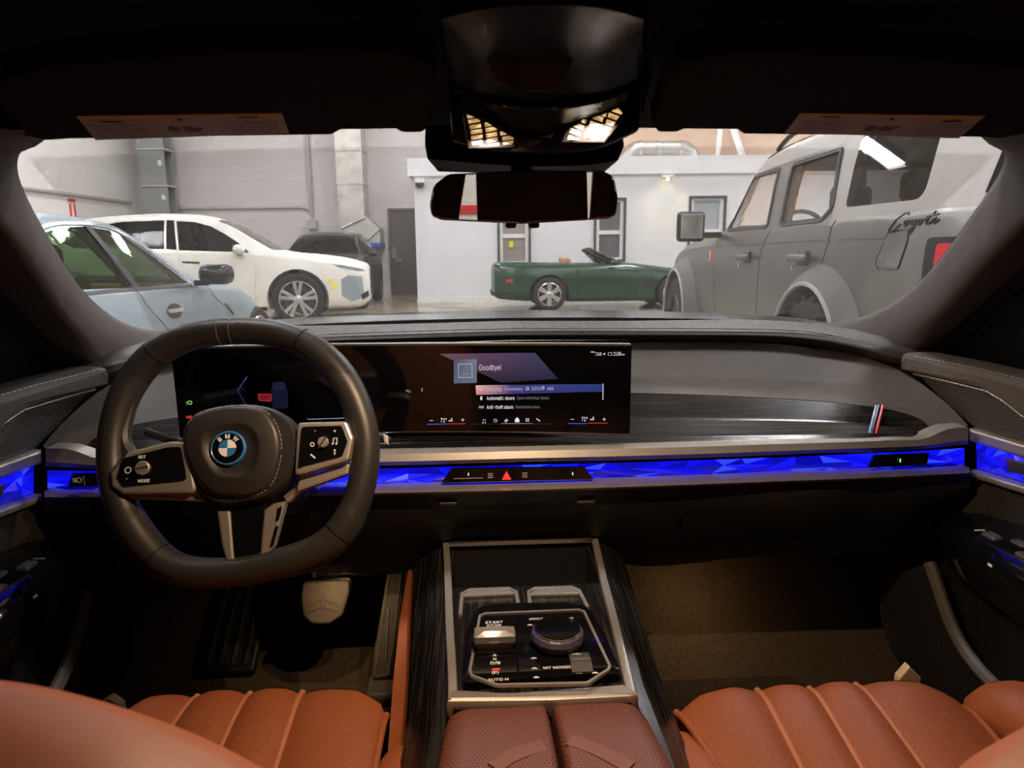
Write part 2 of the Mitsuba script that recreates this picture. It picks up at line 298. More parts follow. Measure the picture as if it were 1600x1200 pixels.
for i, (a, b, c, d) in enumerate(wins):
    W = thing(f'window_{i + 1}', ['white sash window under the rearview mirror, behind the green convertible', 'white sash window above the open windshield of the green convertible', 'white sash window behind the door mirror of the grey off-roader'][i], 'window', kind='structure')
    e = .05
    add('casing', hw(frame_plate([(a - e, c - e), (b + e, c - e), (b + e, d + e), (a - e, d + e)], [(a, c), (b, c), (b, d), (a, d)], .07).apply_transform([[1, 0, 0, 0], [0, 0, -1, OFF + .02], [0, 1, 0, 0], [0, 0, 0, 1]])), 'dark_trim', W, 'dark casing', smooth=False)
    f = .075; mid = c + (d - c) * .46
    for z0, z1 in ((c, mid), (mid, d)):
        s = add('sash', hw(frame_plate([(a, z0), (b, z0), (b, z1), (a, z1)], [(a + f, z0 + f * .6), (b - f, z0 + f * .6), (b - f, z1 - f * .6), (a + f, z1 - f * .6)], .06).apply_transform([[1, 0, 0, 0], [0, 0, -1, OFF + .08], [0, 1, 0, 0], [0, 0, 0, 1]])), 'white_paint', W, smooth=False)
        add('pane', hw(box(a + f, b - f, OFF + .05, OFF + .06, z0 + f * .6, z1 - f * .6)), 'glass_pane', s, smooth=False)
    if i == 0: add('sticker', hw(box(a + .22, a + .31, OFF + .04, OFF + .05, c + .36, c + .5)), 'yellow_print', W, 'small yellow sticker', smooth=False)
    # what stands inside: a dim room with a blind
    one('roller_blind', hw(box(a + .01, b - .01, OFF + .10, OFF + .12, c, d)), ['blind_brown', 'blind_dark', 'blind_pale'][i], ['pale brown blind inside the window under the rearview mirror', 'dark blind inside the window above the green convertible', 'grey blind inside the window behind the grey off-roader'][i], 'blind', smooth=False)
dc = [(-2.024,2.692)][0]
SC = thing('security_camera', 'small white dome camera under the corner of the office parapet', 'camera')
add('base', hw(place(cyl(.11, .1), (dc[0], 15.86, dc[1] - .02))), 'white_paint', SC); add('dome', hw(place(trimesh.creation.icosphere(3, .10), (dc[0], 15.86, dc[1] - .04))), 'grey_plastic', SC, 'dark dome')
wl = [(3.531,2.746)][0]
WL = thing('wall_lamp', 'small lit wall lamp throwing a warm cone down the white office wall', 'lamp')
add('shade', hw(box(wl[0] - .12, wl[0] + .12, 15.8, 16.0, wl[1], wl[1] + .05)), 'white_paint', WL, smooth=False)
kk = add('bulb', hw(place(trimesh.creation.icosphere(2, .035), (wl[0], 15.83, wl[1] - .045))), 'white_paint', WL); scene[kk]['emitter'] = {'type': 'area', 'radiance': rgb((14, 10, 5)), 'sampling_weight': .1}
spo, spt = hw(mesh([(wl[0], 15.70, wl[1] - .08), (wl[0], 15.98, wl[1] - 1.0)], [(0, 0, 1)])).vertices
scene['wall_lamp_light'] = {'type': 'spot', 'to_world': T().look_at(origin=spo.tolist(), target=spt.tolist(), up=[0, 1, 0]), 'cutoff_angle': 62.0, 'beam_width': 12.0, 'intensity': rgb((2.6, 1.9, .8))}
# ventilation pipe above the office
pq = [(2.784,3.524),(3.172,3.58),(4.138,3.571),(4.394,3.405)]
VP = thing('vent_pipe', 'silver round ventilation pipe with two elbows above the office', 'pipe')
zc = pq[1][1]; add('pipe', hw(tube([(pq[1][0], 17.4, zc), (pq[2][0], 17.4, zc)], .17, 20)), 'duct_metal', VP)
for a, b in ((pq[1][0], pq[0][0]), (pq[2][0], pq[3][0])):
    s = np.sign(b - a); add('elbow', hw(tube([(a + s * .32 * math.sin(t), 17.4, zc - .32 * (1 - math.cos(t))) for t in np.linspace(0, 1.5, 6)], .19, 20, up=(0, 1, 0))), 'duct_metal', VP, smooth=20)
for f in (0.0, .45, 1.0): add('clamp', hw(tube([(pq[1][0] + f * (pq[2][0] - pq[1][0]) - .03, 17.4, zc), (pq[1][0] + f * (pq[2][0] - pq[1][0]) + .03, 17.4, zc)], .195, 20)), 'alloy', VP)
add('strut', hw(box(pq[1][0] + .45, pq[1][0] + .52, 17.35, 17.45, zt - .2, zc)), 'alloy', VP, smooth=False)
up = [(5.162,3.62),(5.272,3.619),(5.503,3.737),(5.648,3.374)]
one('riser_pipe', hw(tube([(up[0][0], 17.75, zt - .2), (up[0][0] + .12, 17.75, 6.3)], .07, up=(0, 1, 0))), 'white_paint', 'pale riser pipe above the office, left of the slanted brace', 'pipe')
one('riser_pipe', hw(tube([(up[1][0] + .05, 18.1, zt - .2), (up[1][0] + .05, 18.1, 6.3)], .04, up=(0, 1, 0))), 'conduit_grey', 'thin grey riser pipe above the office beside the pale pipe', 'pipe')
one('ceiling_brace', hw(tube([(up[3][0] + .1, 17.2, zt - .2), (up[3][0] - 1.2, 17.2, 6.3)], .08, 4, up=(0, 1, 0))), 'white_paint', 'slanted white brace above the office', 'brace', smooth=False)

# ------------------------------------------------------------------ parked cars (own axes: x forward, y left, z up, origin on the ground)
def cw(pose):
    lat, d, th = pose; th = math.radians(th); c, s = math.cos(th), math.sin(th)
    return lambda m: hw(place(m, (lat, d, 0), (c, s, 0), (-s, c, 0)))
class Body:
    """lofted car body: stations x -> underside, half width, shoulder height, top height, half width of the top"""
    def __init__(self, tab, crown=.03, n=60):
        t = A(tab); self.x = t[:, 0]; self.f = PchipInterpolator(t[:, 0], t[:, 1:]); self.crown, self.n = crown, n
    def solid(self, g=0.0, x0=None, x1=None, zb=None):
        a = self.x[0] - max(g, 0) if x0 is None else x0; b = self.x[-1] + max(g, 0) if x1 is None else x1
        secs = []
        for x in np.unique(np.concatenate([np.linspace(a, b, self.n), self.x[(self.x > a) & (self.x < b)]])):
            lo, w, zs, zt, wt = self.f(np.clip(x, self.x[0], self.x[-1])); lo -= g; w += g; zt += g; wt += g
            if zb is not None: lo = max(lo, zb)
            zs = max(zs, lo + .05); zt = max(zt, zs + .03); h = zt - zs; cr = self.crown
            half = [(w - .10, lo), (w - .03, lo + .07), (w, lo + .3 * (zs - lo)), (w + .0, lo + .7 * (zs - lo)), (w - .02, zs - .03), (w - .045, zs + .01),
                    (w - .045 + (wt - w + .045) * .5, zs + h * .48), (wt, zs + h * .88), (wt - .045, zs + h * .97), (wt * .55, zt + cr * .7)]
            pts = half + [(0, zt + cr)] + [(-y, z) for y, z in half[::-1]] + [(0, lo)]
            secs.append([(x, y, z) for y, z in pts])
        return mf(rings(secs))
    def cut(self, poly, y0, y1, depth): return (self.solid() - self.solid(-depth)) ^ prismY(poly, y0, y1)
def wheel(car, W, x, y, r, width, side, rim_mat, n, rim=.66, spoke=.16, label=None, dbl=False, seed=0):
    """tyre (part) > rim, hub (sub-parts); side = -1: outer face towards -y"""
    R = rim * r; prof = rpoly([(R, -width / 2), (r - .03, -width / 2), (r, -width / 2 + .04), (r, width / 2 - .04), (r - .03, width / 2), (R, width / 2), (R - .03, 0)], .025, 3)
    up = lambda m: W(place(m, (x, y, r), (1, 0, 0), (0, 0, -side) if False else (0, 0, 1), (0, side, 0)))
    ty = add('wheel', up(lathe(prof, 48)), 'rubber', car, label or 'black tyre')
    ring = lathe([(R - .035, -.08), (R + .005, -.08), (R + .005, width / 2 - .01), (R - .015, width / 2 + .005), (R - .03, width / 2 - .03)], 48)
    add('rim', up(ring), rim_mat, ty)
    for i in range(n):
        a = 2 * PI * i / n + .3 + seed
        for s in ((-1, 1) if dbl else (0,)):
            a0 = a + s * .19; b = spoke * R * (.75 if dbl else 1)
            p = [(.04 * r, -b * .45), (R - .01, -b * .75), (R - .01, b * .75), (.04 * r, b * .45)]
            q = plate(p, .035, .012); ca, sa = math.cos(a0), math.sin(a0)
            add('spoke', up(place(q, (0, 0, width / 2 - .05), (ca, sa, 0), (-sa, ca, 0))), rim_mat, ty)
    add('hub', up(place(cat(lathe([(0, 0), (.075, 0), (.07, .03), (.03, .045), (0, .045)], 24)), (0, 0, width / 2 - .045))), rim_mat, ty)
    add('brake_disc', up(place(cyl(R * .72, .02, 32), (0, 0, width / 2 - .13))), 'alloy_dark', ty)
    return ty
def arch(x, r, z, y0=.55): return [m3.Manifold.cylinder(1.2, r, r, 40).transform(np.array([[1, 0, 0, x], [0, 0, 1, a], [0, 1, 0, z]])) for a in (y0, -y0 - 1.2)]
def seats(car, W, rows, y=.38, z=.55, back=.62, mat_='cabin_dark', hr=True):
    for x in rows:
        for s in (-1, 1):
            b = rbox(.52, .5, .16, .06); b.apply_translation((x, s * y, z)); k = add('seat', W(b), mat_, car)
            b = place(rbox(.14, .5, back, .06), (x - .30, s * y, z + back / 2 + .02), (1, 0, -.0), (0, 1, 0), (-.22, 0, 1)); add('backrest', W(b), mat_, k)
            if hr: add('headrest', W(place(rbox(.10, .28, .18, .045), (x - .42, s * y, z + back + .14))), mat_, k)
def union(l): return m3.Manifold.batch_boolean(list(l), m3.OpType.Add)
def groove(B, pts, w=.011, y0=.2, y1=2, d=.012): return (B.solid(.01) - B.solid(-d)) ^ prismY(line_poly(pts, w), y0, y1)

# --- white crossover -------------------------------------------------------------
W = cw((-5.18, 11.72, 10)); car = thing('white_crossover', 'white electric crossover with closed front grille and yellow stickers, side on beside the black car', 'car')
B = Body([(-2.66, .52, .80, .78, .86, .72), (-2.55, .33, .93, .95, 1.1, .74), (-2.3, .27, 1.0, 1.12, 1.42, .70), (-1.75, .26, 1.03, 1.19, 1.66, .70), (-1.1, .25, 1.03, 1.19, 1.735, .72), (-.4, .25, 1.03, 1.18, 1.765, .73), (.1, .25, 1.03, 1.17, 1.745, .72), (.55, .25, 1.03, 1.15, 1.62, .72),
    (.95, .25, 1.03, 1.13, 1.40, .76), (1.32, .25, 1.03, 1.10, 1.18, .84), (1.6, .25, 1.03, 1.06, 1.13, .84), (2.0, .25, 1.02, 1.02, 1.09, .80), (2.38, .25, .98, .94, 1.03, .74), (2.6, .27, .90, .84, .97, .66), (2.70, .33, .80, .74, .93, .58), (2.745, .38, .70, .66, .85, .5)])
winR = [(-1.75, 1.33), (-1.45, 1.56), (-.966, 1.645), (-.34, 1.668), (-.32, 1.225), (-1.6, 1.25)]
winM = [(-.31, 1.668), (-.20, 1.665), (-.14, 1.21), (-.29, 1.225)]
winF = [(-.165, 1.655), (.1, 1.64), (.33, 1.575), (.52, 1.47), (.77, 1.30), (.92, 1.165), (-.105, 1.205)]
wsc = [(-.80, 1.20), (.80, 1.20), (.62, 1.70), (-.62, 1.70)]
ws = prismX(wsc, .42, 1.40)
arches = arch(1.62, .475, .42) + arch(-1.55, .475, .42)
inner = B.solid(-.06, -2.2, 1.6, .45)
sides = [prismY(p, .2, 2) for p in (winR, winM, winF)] + [prismY(p, -2, -.2) for p in (winR, winM, winF)]
gro = [groove(B, p, .014, -2, -.3) for p in ([(.97, .28), (.99, .7), (1.03, 1.10)], [(-.10, .3), (-.07, .7), (-.12, 1.2)])]
add('body', W(B.solid() - inner - union(sides + [ws] + arches) - union(gro)), 'paint_white', car, smooth=28)
lin = B.solid(-.07, -2.15, 1.5, .47); add('cabin_lining', W((lin - B.solid(-.08, -2.1, 1.45, .5)) - union(sides + [ws])), 'cabin_dark', car)
for nm, p in (('rear_window', winR), ('quarter_window', winM), ('front_window', winF)):
    for a, b in ((-2, -.2), (.2, 2)): add(nm, W(B.cut(p, a, b, .012)), 'glass_dark', car)
add('windshield', W((B.solid() - B.solid(-.012)) ^ ws), 'glass_tint', car)
seats(car, W, (.25, -.75), .42, .62, .66)
for x in (1.62, -1.55):
    for s in (-1, 1): wheel(car, W, x, s * .90, .415, .27, s, 'alloy', 5, .72, .20, dbl=True, seed=.0 if x > 0 else .4)
mr = thing.__call__ if False else None
for s in (-1, 1):
    m = rbox(.16, .26, .15, .06); k = add('door_mirror', W(place(m, (.80, s * 1.13, 1.21))), 'paint_white', car); add('mirror_foot', W(box(.74, .82, min(s * .98, s * 1.08), max(s * .98, s * 1.08), 1.13, 1.17)), 'black_plastic', k, smooth=False)
for x in (.07, -1.0):
    add('door_handle', W((B.solid(.004) - B.solid(-.01)) ^ prismY([(x - .13, 1.012), (x + .12, .995), (x + .12, 1.025), (x - .13, 1.04)], -2, -.3)), 'black_plastic', car)
hl = [(2.14, .985), (2.30, .955), (2.60, .89), (2.69, .845), (2.55, .85), (2.3, .905)]
for a, b in ((-2, -.2), (.2, 2)): add('headlamp', W((B.solid(.004) - B.solid(-.02)) ^ prismY(hl, a, b)), 'headlamp', car, 'narrow headlamp')
add('grille', W((B.solid(.006) - B.solid(-.02)) ^ prismX([(-.40, .42), (-.06, .42), (-.03, .86), (-.42, .88)], 2.4, 2.9)), 'black_plastic', car); add('grille', W((B.solid(.006) - B.solid(-.02)) ^ prismX([(.40, .42), (.06, .42), (.03, .86), (.42, .88)], 2.4, 2.9)), 'black_plastic', car)
add('bumper_insert', W((B.solid(.004) - B.solid(-.02)) ^ prismY([(2.30, .72), (2.42, .79), (2.63, .76), (2.66, .42), (2.45, .36), (2.30, .46)], -2, -.3)), 'paint_blue', car, 'pale blue bumper corner')
add('lower_intake', W((B.solid(.006) - B.solid(-.02)) ^ prismY([(2.60, .47), (2.72, .53), (2.73, .44), (2.62, .38)], -2, -.3)), 'black_plastic', car)
add('sill', W((B.solid(.004) - B.solid(-.02)) ^ prismY([(-1.05, .24), (1.12, .24), (1.12, .30), (-1.05, .30)], -2, 2)), 'black_plastic', car)
for q in ([(2.10, .73), (2.17, .735), (2.165, .67), (2.095, .665)], [(2.16, .655), (2.24, .66), (2.235, .575), (2.155, .57)]):
    add('sticker', W((B.solid(.003) - B.solid(-.01)) ^ prismY(q, -2, -.3)), 'yellow_print', car, 'yellow sticker ahead of the front wheel')

# --- black hatchback behind it -----------------------------------------------------
W = cw((-4.08, 15.78, -86)); car = thing('black_hatchback', 'black car facing the camera behind the nose of the white crossover', 'car')
B = Body([(-2.25, .4, .80, .8, .9, .66), (-2.1, .25, .90, 1.0, 1.3, .62), (-1.5, .2, .95, 1.05, 1.56, .60), (-.6, .2, .95, 1.05, 1.61, .64), (.2, .2, .95, 1.04, 1.56, .64), (.6, .2, .95, 1.03, 1.40, .68), (1.0, .2, .95, 1.0, 1.12, .78), (1.4, .2, .94, .95, 1.03, .76), (1.9, .22, .88, .86, .96, .68), (2.18, .28, .78, .74, .86, .58), (2.25, .36, .66, .62, .76, .5)])
wsd = prismX([(-.76, 1.10), (.76, 1.10), (.60, 1.53), (-.60, 1.53)], .2, 1.1)
sw = [[(-1.6, 1.12), (-1.35, 1.44), (-.5, 1.52), (-.47, 1.10)], [(-.42, 1.10), (-.44, 1.52), (.15, 1.48), (.6, 1.32), (.85, 1.10)]]
sp = [prismY(p, .2, 2) for p in sw] + [prismY(p, -2, -.2) for p in sw]
add('body', W(B.solid() - B.solid(-.05, -2.0, 1.25, .45) - union(sp + [wsd] + arch(1.4, .4, .35) + arch(-1.35, .4, .35))), 'paint_black', car)
add('cabin_lining', W((B.solid(-.06, -1.95, 1.2, .47) - B.solid(-.07, -1.9, 1.15, .5)) - union(sp + [wsd])), 'cabin_dark', car)
add('windshield', W((B.solid() - B.solid(-.012)) ^ wsd), 'glass_dark', car)
for p in sw:
    for a, b in ((-2, -.2), (.2, 2)): add('side_window', W(B.cut(p, a, b, .012)), 'glass_dark', car)
seats(car, W, (.15,), .36, .55)
for x in (1.4, -1.35):
    for s in (-1, 1): wheel(car, W, x, s * .84, .345, .23, s, 'alloy_dark', 5, .68, .26)
for s in (-1, 1): add('door_mirror', W(place(rbox(.15, .2, .14, .05), (.72, s * 1.03, 1.14))), 'paint_black', car)

# --- pale blue sedan -----------------------------------------------------------------
W = cw((-3.4, 5.0, 88)); car = thing('blue_sedan', 'pale grey blue sedan parked at the left next to the windshield pillar', 'car')
B = Body([(-2.75, .45, .70, .70, .80, .55), (-2.6, .3, .84, .82, .93, .62), (-2.2, .2, .91, .88, .97, .66), (-1.75, .2, .93, .90, 1.05, .62), (-1.2, .2, .94, .91, 1.27, .60), (-.7, .2, .94, .90, 1.375, .61), (-.3, .2, .94, .89, 1.385, .62), (.05, .2, .94, .885, 1.34, .62), (.35, .2, .94, .88, 1.20, .65), (.62, .2, .94, .87, 1.03, .70), (.86, .2, .94, .85, .93, .76), (1.2, .2, .93, .82, .895, .74), (1.6, .22, .90, .72, .82, .68), (1.85, .25, .82, .62, .74, .60), (2.0, .3, .70, .54, .66, .5), (2.04, .34, .6, .5, .6, .45)])
winR = [(-1.35, .94), (-1.1, 1.12), (-.80, 1.262), (-.62, 1.300), (-.385, 1.315), (-.335, 1.0), (-.37, .915)]
winF = [(-.325, 1.31), (-.14, 1.298), (.0, 1.262), (.19, 1.14), (.36, .985), (.395, .912), (-.305, .915)]
wsd = prismX([(-.74, .93), (.74, .93), (.58, 1.33), (-.58, 1.33)], .0, .85)
rwd = prismX([(-.66, .98), (.66, .98), (.54, 1.30), (-.54, 1.30)], -1.85, -.9)
sp = [prismY(p, .2, 2) for p in (winR, winF)] + [prismY(p, -2, -.2) for p in (winR, winF)]
gro = [groove(B, p, .010, -2, -.3) for p in ([(-.35, .90), (-.30, .8), (-.17, .68), (-.02, .55), (.02, .35)], [(.66, .88), (.70, .80), (.88, .68), (.96, .56), (.98, .35)])]
add('body', W(B.solid() - B.solid(-.05, -1.7, .95, .40) - union(sp + [wsd, rwd] + arch(1.60, .345, .28) + arch(-1.55, .37, .32)) - union(gro)), 'paint_blue', car, smooth=28)
add('cabin_lining', W((B.solid(-.06, -1.65, .9, .42) - B.solid(-.07, -1.6, .85, .45)) - union(sp + [wsd, rwd])), 'cabin_red', car, 'dark red cabin lining')
add('windshield', W((B.solid() - B.solid(-.012)) ^ wsd), 'glass_tint', car); add('rear_screen', W((B.solid() - B.solid(-.012)) ^ rwd), 'glass_tint', car)
for nm, p in (('rear_window', winR), ('front_window', winF)):
    for a, b in ((-2, -.2), (.2, 2)): add(nm, W(B.cut(p, a, b, .012)), 'glass_tint', car)
add('pillar_trim', W((B.solid(.005) - B.solid(-.01)) ^ union([prismY([(-.39, 1.32), (-.335, 1.32), (-.285, .90), (-.36, .90)], -2, -.3)])), 'black_plastic', car)
add('window_trim', W((B.solid(.006) - B.solid(-.01)) ^ prismY(line_poly([(-1.35, .905), (-.6, .908), (.42, .896)], .022), -2, -.3)), 'dark_trim', car, 'dark waistline strip')
add('window_trim', W((B.solid(.006) - B.solid(-.01)) ^ prismY(line_poly(spline([(-1.1, 1.15), (-.80, 1.292), (-.5, 1.335), (-.16, 1.325), (.0, 1.285), (.2, 1.165), (.38, 1.01), (.44, .90)], 40), .018), -2, -.3)), 'alloy', car, 'bright roof edge strip')
seats(car, W, (-.05, -.85), .36, .45, .52, 'cabin_dark')
k = add('steering_wheel', W(place(lathe(circ(.018, 8) + A([.17, 0]), 28), (.33, .36, .86), (0, 1, 0), (.35, 0, .93))), 'cabin_dark', car)
add('dashboard', W(place(rbox(.35, 1.4, .22, .08), (.55, 0, .80))), 'cabin_tan', car, 'tan dashboard')
for s in (-1, 1):
    k = add('door_mirror', W(place(rbox(.20, .24, .155, .055), (.50, s * 1.06, .975))), 'paint_black', car, 'glossy black mirror housing'); add('mirror_foot', W(box(.44, .50, min(s * .9, s * 1.0), max(s * .9, s * 1.0), .89, .93)), 'black_plastic', k, smooth=False)
for x in (1.60, -1.55):
    for s in (-1, 1): wheel(car, W, x, s * .82, .32, .22, s, 'alloy', 10, .74, .13)
hd = [(.045 + .105 * math.cos(a), .725 + .055 * math.sin(a)) for a in np.arange(20) * PI / 10]
k = add('door_handle', W((B.solid(.004) - B.solid(-.006)) ^ prismY(hd, -2, -.3)), 'alloy_dark', car, 'round flush door handle cup'); add('grip', W((B.solid(.02) - B.solid(-.0)) ^ prismY(rrect(.20, .028, .012) + A([.045, .73]), -2, -.3)), 'chrome', k)
add('fender_vent', W((B.solid(.004) - B.solid(-.01)) ^ prismY([(.86, .72), (.89, .72), (1.02, .62), (.99, .61)], -2, -.3)), 'black_plastic', car)
add('headlamp', W((B.solid(.004) - B.solid(-.02)) ^ prismY([(1.78, .62), (1.95, .57), (1.98, .50), (1.84, .54)], -2, -.3)), 'headlamp', car)

# --- green convertible ------------------------------------------------------------------
W = cw((1.85, 14.2, 3)); car = thing('green_convertible', 'dark green open convertible with a tan interior in front of the white office', 'car')
B = Body([(-2.24, .34, .70, .72, .80, .64), (-2.21, .28, .82, .80, .90, .74), (-2.1, .24, .86, .84, .925, .76), (-1.6, .2, .90, .86, .92, .74), (-1.0, .18, .90, .84, .90, .74), (-.2, .17, .90, .83, .89, .74), (.3, .17, .90, .81, .90, .76), (1.0, .17, .90, .75, .83, .72), (1.6, .18, .89, .66, .74, .66), (2.0, .22, .85, .58, .64, .56), (2.25, .3, .74, .48, .54, .48)], crown=.012)
cock = m3.Manifold.extrude(m3.CrossSection([np.asarray(ccw(rpoly([(-1.05, -.62), (.12, -.64), (.12, .64), (-1.05, .62)], .2)), np.float32)]), 1.0).translate([0, 0, .42])
gro = [groove(B, p, .012, -2, -.3) for p in ([(-.62, .26), (-.60, .6), (-.66, .86)], [(.50, .26), (.56, .6), (.52, .80)])]
add('body', W(B.solid() - cock - union(arch(-1.16, .385, .315) + arch(1.28, .385, .315) + gro)), 'paint_green', car, smooth=28)
add('cabin_tub', W(cock.scale([.99, .99, 1]) - cock.scale([.95, .95, 1]).translate([0, 0, .02]) - mf(box(-3, 3, -2, 2, .86, 3))), 'cabin_tan', car, 'tan cabin')
seats(car, W, (-.35,), .34, .45, .45, 'cabin_tan', False)
for s in (-1, 1): add('headrest', W(place(rbox(.13, .30, .17, .055), (-.76, s * .34, .935))), 'cabin_tan', car, 'tan headrest')
bot, top = [(.30, -.70, .88), (.40, -.35, .90), (.42, 0, .905), (.40, .35, .90), (.30, .70, .88)], [(-.30, -.56, 1.155), (-.26, -.3, 1.18), (-.25, 0, 1.185), (-.26, .3, 1.18), (-.30, .56, 1.155)]
add('windshield_frame', W(cat(tube(bot, .018), tube(top, .024), tube([bot[0], top[0]], .026), tube([bot[-1], top[-1]], .026))), 'black_plastic', car)
add('windshield', W(slab(A([bot, top]), .006)), 'glass_tint', car)
for s in (-1, 1): add('quarter_glass', W(place(plate([(.02, .86), (.30, .88), (-.28, 1.12)], .008), (0, s * .68, 0), (1, 0, 0), (0, 0, 1), (0, 1, 0))), 'glass_dark', car); add('door_mirror', W(place(rbox(.13, .2, .10, .045), (.08, s * .96, .92))), 'paint_green', car)
for x in (-1.16, 1.28):
    for s in (-1, 1): wheel(car, W, x, s * .80, .325, .25, s, 'alloy', 6, .70, .30, seed=.2)
add('side_marker', W((B.solid(.006) - B.solid(-.006)) ^ prismY([(-2.0, .56), (-1.86, .56), (-1.86, .625), (-2.0, .625)], -2, -.3)), 'tail_red', car, 'red side marker')
add('moulding', W((B.solid(.012) - B.solid(-.0)) ^ prismY([(-2.2, .62), (2.0, .56), (2.0, .60), (-2.2, .66)], -2, -.3) - union(arch(-1.16, .40, .315) + arch(1.28, .40, .315))), 'paint_green', car)
add('side_vent', W((B.solid(.004) - B.solid(-.01)) ^ prismY([(.62, .62), (.92, .60), (.96, .44), (.66, .44)], -2, -.3)), 'black_plastic', car)
add('rear_bumper', W(box(-2.27, -2.15, -.62, .62, .30, .36)), 'black_plastic', car, smooth=False)
add('deck_trim', W(tube([(-1.9, -.70, .935), (-1.1, -.72, .915), (-.2, -.74, .905)], .010)), 'chrome', car)

# --- grey off-roader --------------------------------------------------------------------
PG = (2.73, 5.17, 89); W = cw(PG); car = thing('grey_off_roader', 'satin grey boxy off-roader with wide fender flares close by on the right', 'car')
B = Body([(-2.74, .66, .80, 1.20, 1.76, .58), (-2.70, .58, .84, 1.25, 1.83, .62), (-2.45, .54, .92, 1.27, 1.87, .705), (-2.2, .5, .935, 1.275, 1.88, .715), (-1.2, .45, .94, 1.28, 1.90, .72), (0, .45, .94, 1.275, 1.90, .715), (.55, .45, .94, 1.272, 1.87, .70), (.70, .45, .935, 1.27, 1.80, .70), (.80, .45, .93, 1.268, 1.62, .74), (.98, .45, .93, 1.265, 1.31, .84), (1.2, .45, .93, 1.20, 1.275, .84), (2.0, .45, .92, 1.16, 1.235, .82), (2.6, .46, .91, 1.10, 1.19, .80), (2.9, .5, .88, 1.04, 1.12, .76), (2.97, .55, .84, .98, 1.06, .72)], crown=.015)
winF = rpoly([(.80, 1.29), (.67, 1.715), (.0, 1.705), (-.20, 1.285)], [.02, .03, .03, .02])
winR = rpoly([(-.45, 1.29), (-.26, 1.70), (-1.0, 1.70), (-1.19, 1.36), (-1.10, 1.29)], .03)
winQ = rpoly([(-1.345, 1.345), (-1.20, 1.76), (-1.985, 1.76), (-2.085, 1.335)], .06)
wsd = prismX([(-.78, 1.33), (.78, 1.33), (.66, 1.76), (-.66, 1.76)], .55, 1.0)
rsd = prismX([(-.66, 1.32), (.66, 1.32), (.60, 1.78), (-.60, 1.78)], -2.9, -2.5)
sp = [prismY(p, .2, 2) for p in (winF, winR, winQ)] + [prismY(p, -2, -.2) for p in (winF, winR, winQ)]
RW, FW = -1.24, 2.18
gro = [groove(B, p, .012, .3, 2) for p in ([(-.33, 1.275), (-.20, 1.12), (-.185, .5)], [(-1.30, 1.28), (-1.28, 1.16), (-1.22, .95), (-1.21, .85)], [(.93, 1.265), (1.05, 1.13), (.99, .85), (.97, .5)])]
fd = rpoly([(-1.905, 1.205), (-2.085, 1.205), (-2.09, 1.15), (-2.055, 1.02), (-1.87, 1.02), (-1.83, 1.06)], .035)
gro.append(groove(B, [(2.5, 1.11), (1.4, 1.145), (-1.2, 1.163), (-2.06, 1.158)], .022, .3, 2, .007))
gro.append((B.solid(.01) - B.solid(-.01)) ^ (prismY(fd, .3, 2) - prismY(inset(ccw(fd), .009), .2, 2.1)))
low = B.solid() - B.solid(-.05, -2.6, .95, .60) - union(sp + [wsd, rsd] + arch(RW, .46, .455, .5) + arch(FW, .46, .455, .5)) - union(gro)
htop = union([prismY([(-1.035, 2.1), (-1.035, 1.74), (-1.225, 1.288), (-2.9, 1.285), (-2.9, 2.1)], -2, 2), prismY([(1.2, 1.735), (-1.1, 1.735), (-1.1, 2.1), (1.2, 2.1)], -2, 2)])
add('body', W(low - htop), 'paint_grey', car, smooth=28); add('hard_top', W(low ^ htop), 'roof_grey', car, 'lighter grey hard top', smooth=28)
add('cabin_lining', W((B.solid(-.06, -2.33, .9, .62) - B.solid(-.07, -2.3, .85, .65)) - union(sp + [wsd, rsd])), 'cabin_dark', car)
for nm, p, g in (('front_window', winF, 'glass_pane'), ('rear_window', winR, 'glass_pane'), ('quarter_window', winQ, 'glass_dark')):
    for a, b in ((-2, -.2), (.2, 2)): add(nm, W(B.cut(p, a, b, .010)), g, car)
add('windshield', W((B.solid() - B.solid(-.01)) ^ wsd), 'glass_pane', car); add('rear_screen', W((B.solid() - B.solid(-.01)) ^ rsd), 'glass_dark', car)
for p in (winF, winR):
    add('window_frame', W((B.solid(.008) - B.solid(-.03)) ^ (prismY(inset(ccw(p), -.012), .3, 2) - prismY(inset(ccw(p), .014), .2, 2.1))), 'black_plastic', car)
add('corner_glass', W((B.solid(.004) - B.solid(-.006)) ^ prismY([(-2.47, 1.33), (-2.9, 1.33), (-2.9, 1.77), (-2.47, 1.77)], .3, 2)), 'glass_black', car, 'dark wraparound rear glass')
seats(car, W, (.10, -.80), .38, .72, .60)
k = add('steering_wheel', W(place(lathe(circ(.018, 8) + A([.18, 0]), 28), (.46, .38, 1.26), (0, 1, 0), (.35, 0, .93))), 'cabin_dark', car)
add('dashboard', W(place(rbox(.35, 1.5, .25, .06), (.80, 0, 1.18))), 'cabin_dark', car); add('cabin_mirror', W(place(rbox(.05, .24, .08, .02), (.52, 0, 1.66))), 'cabin_dark', car)
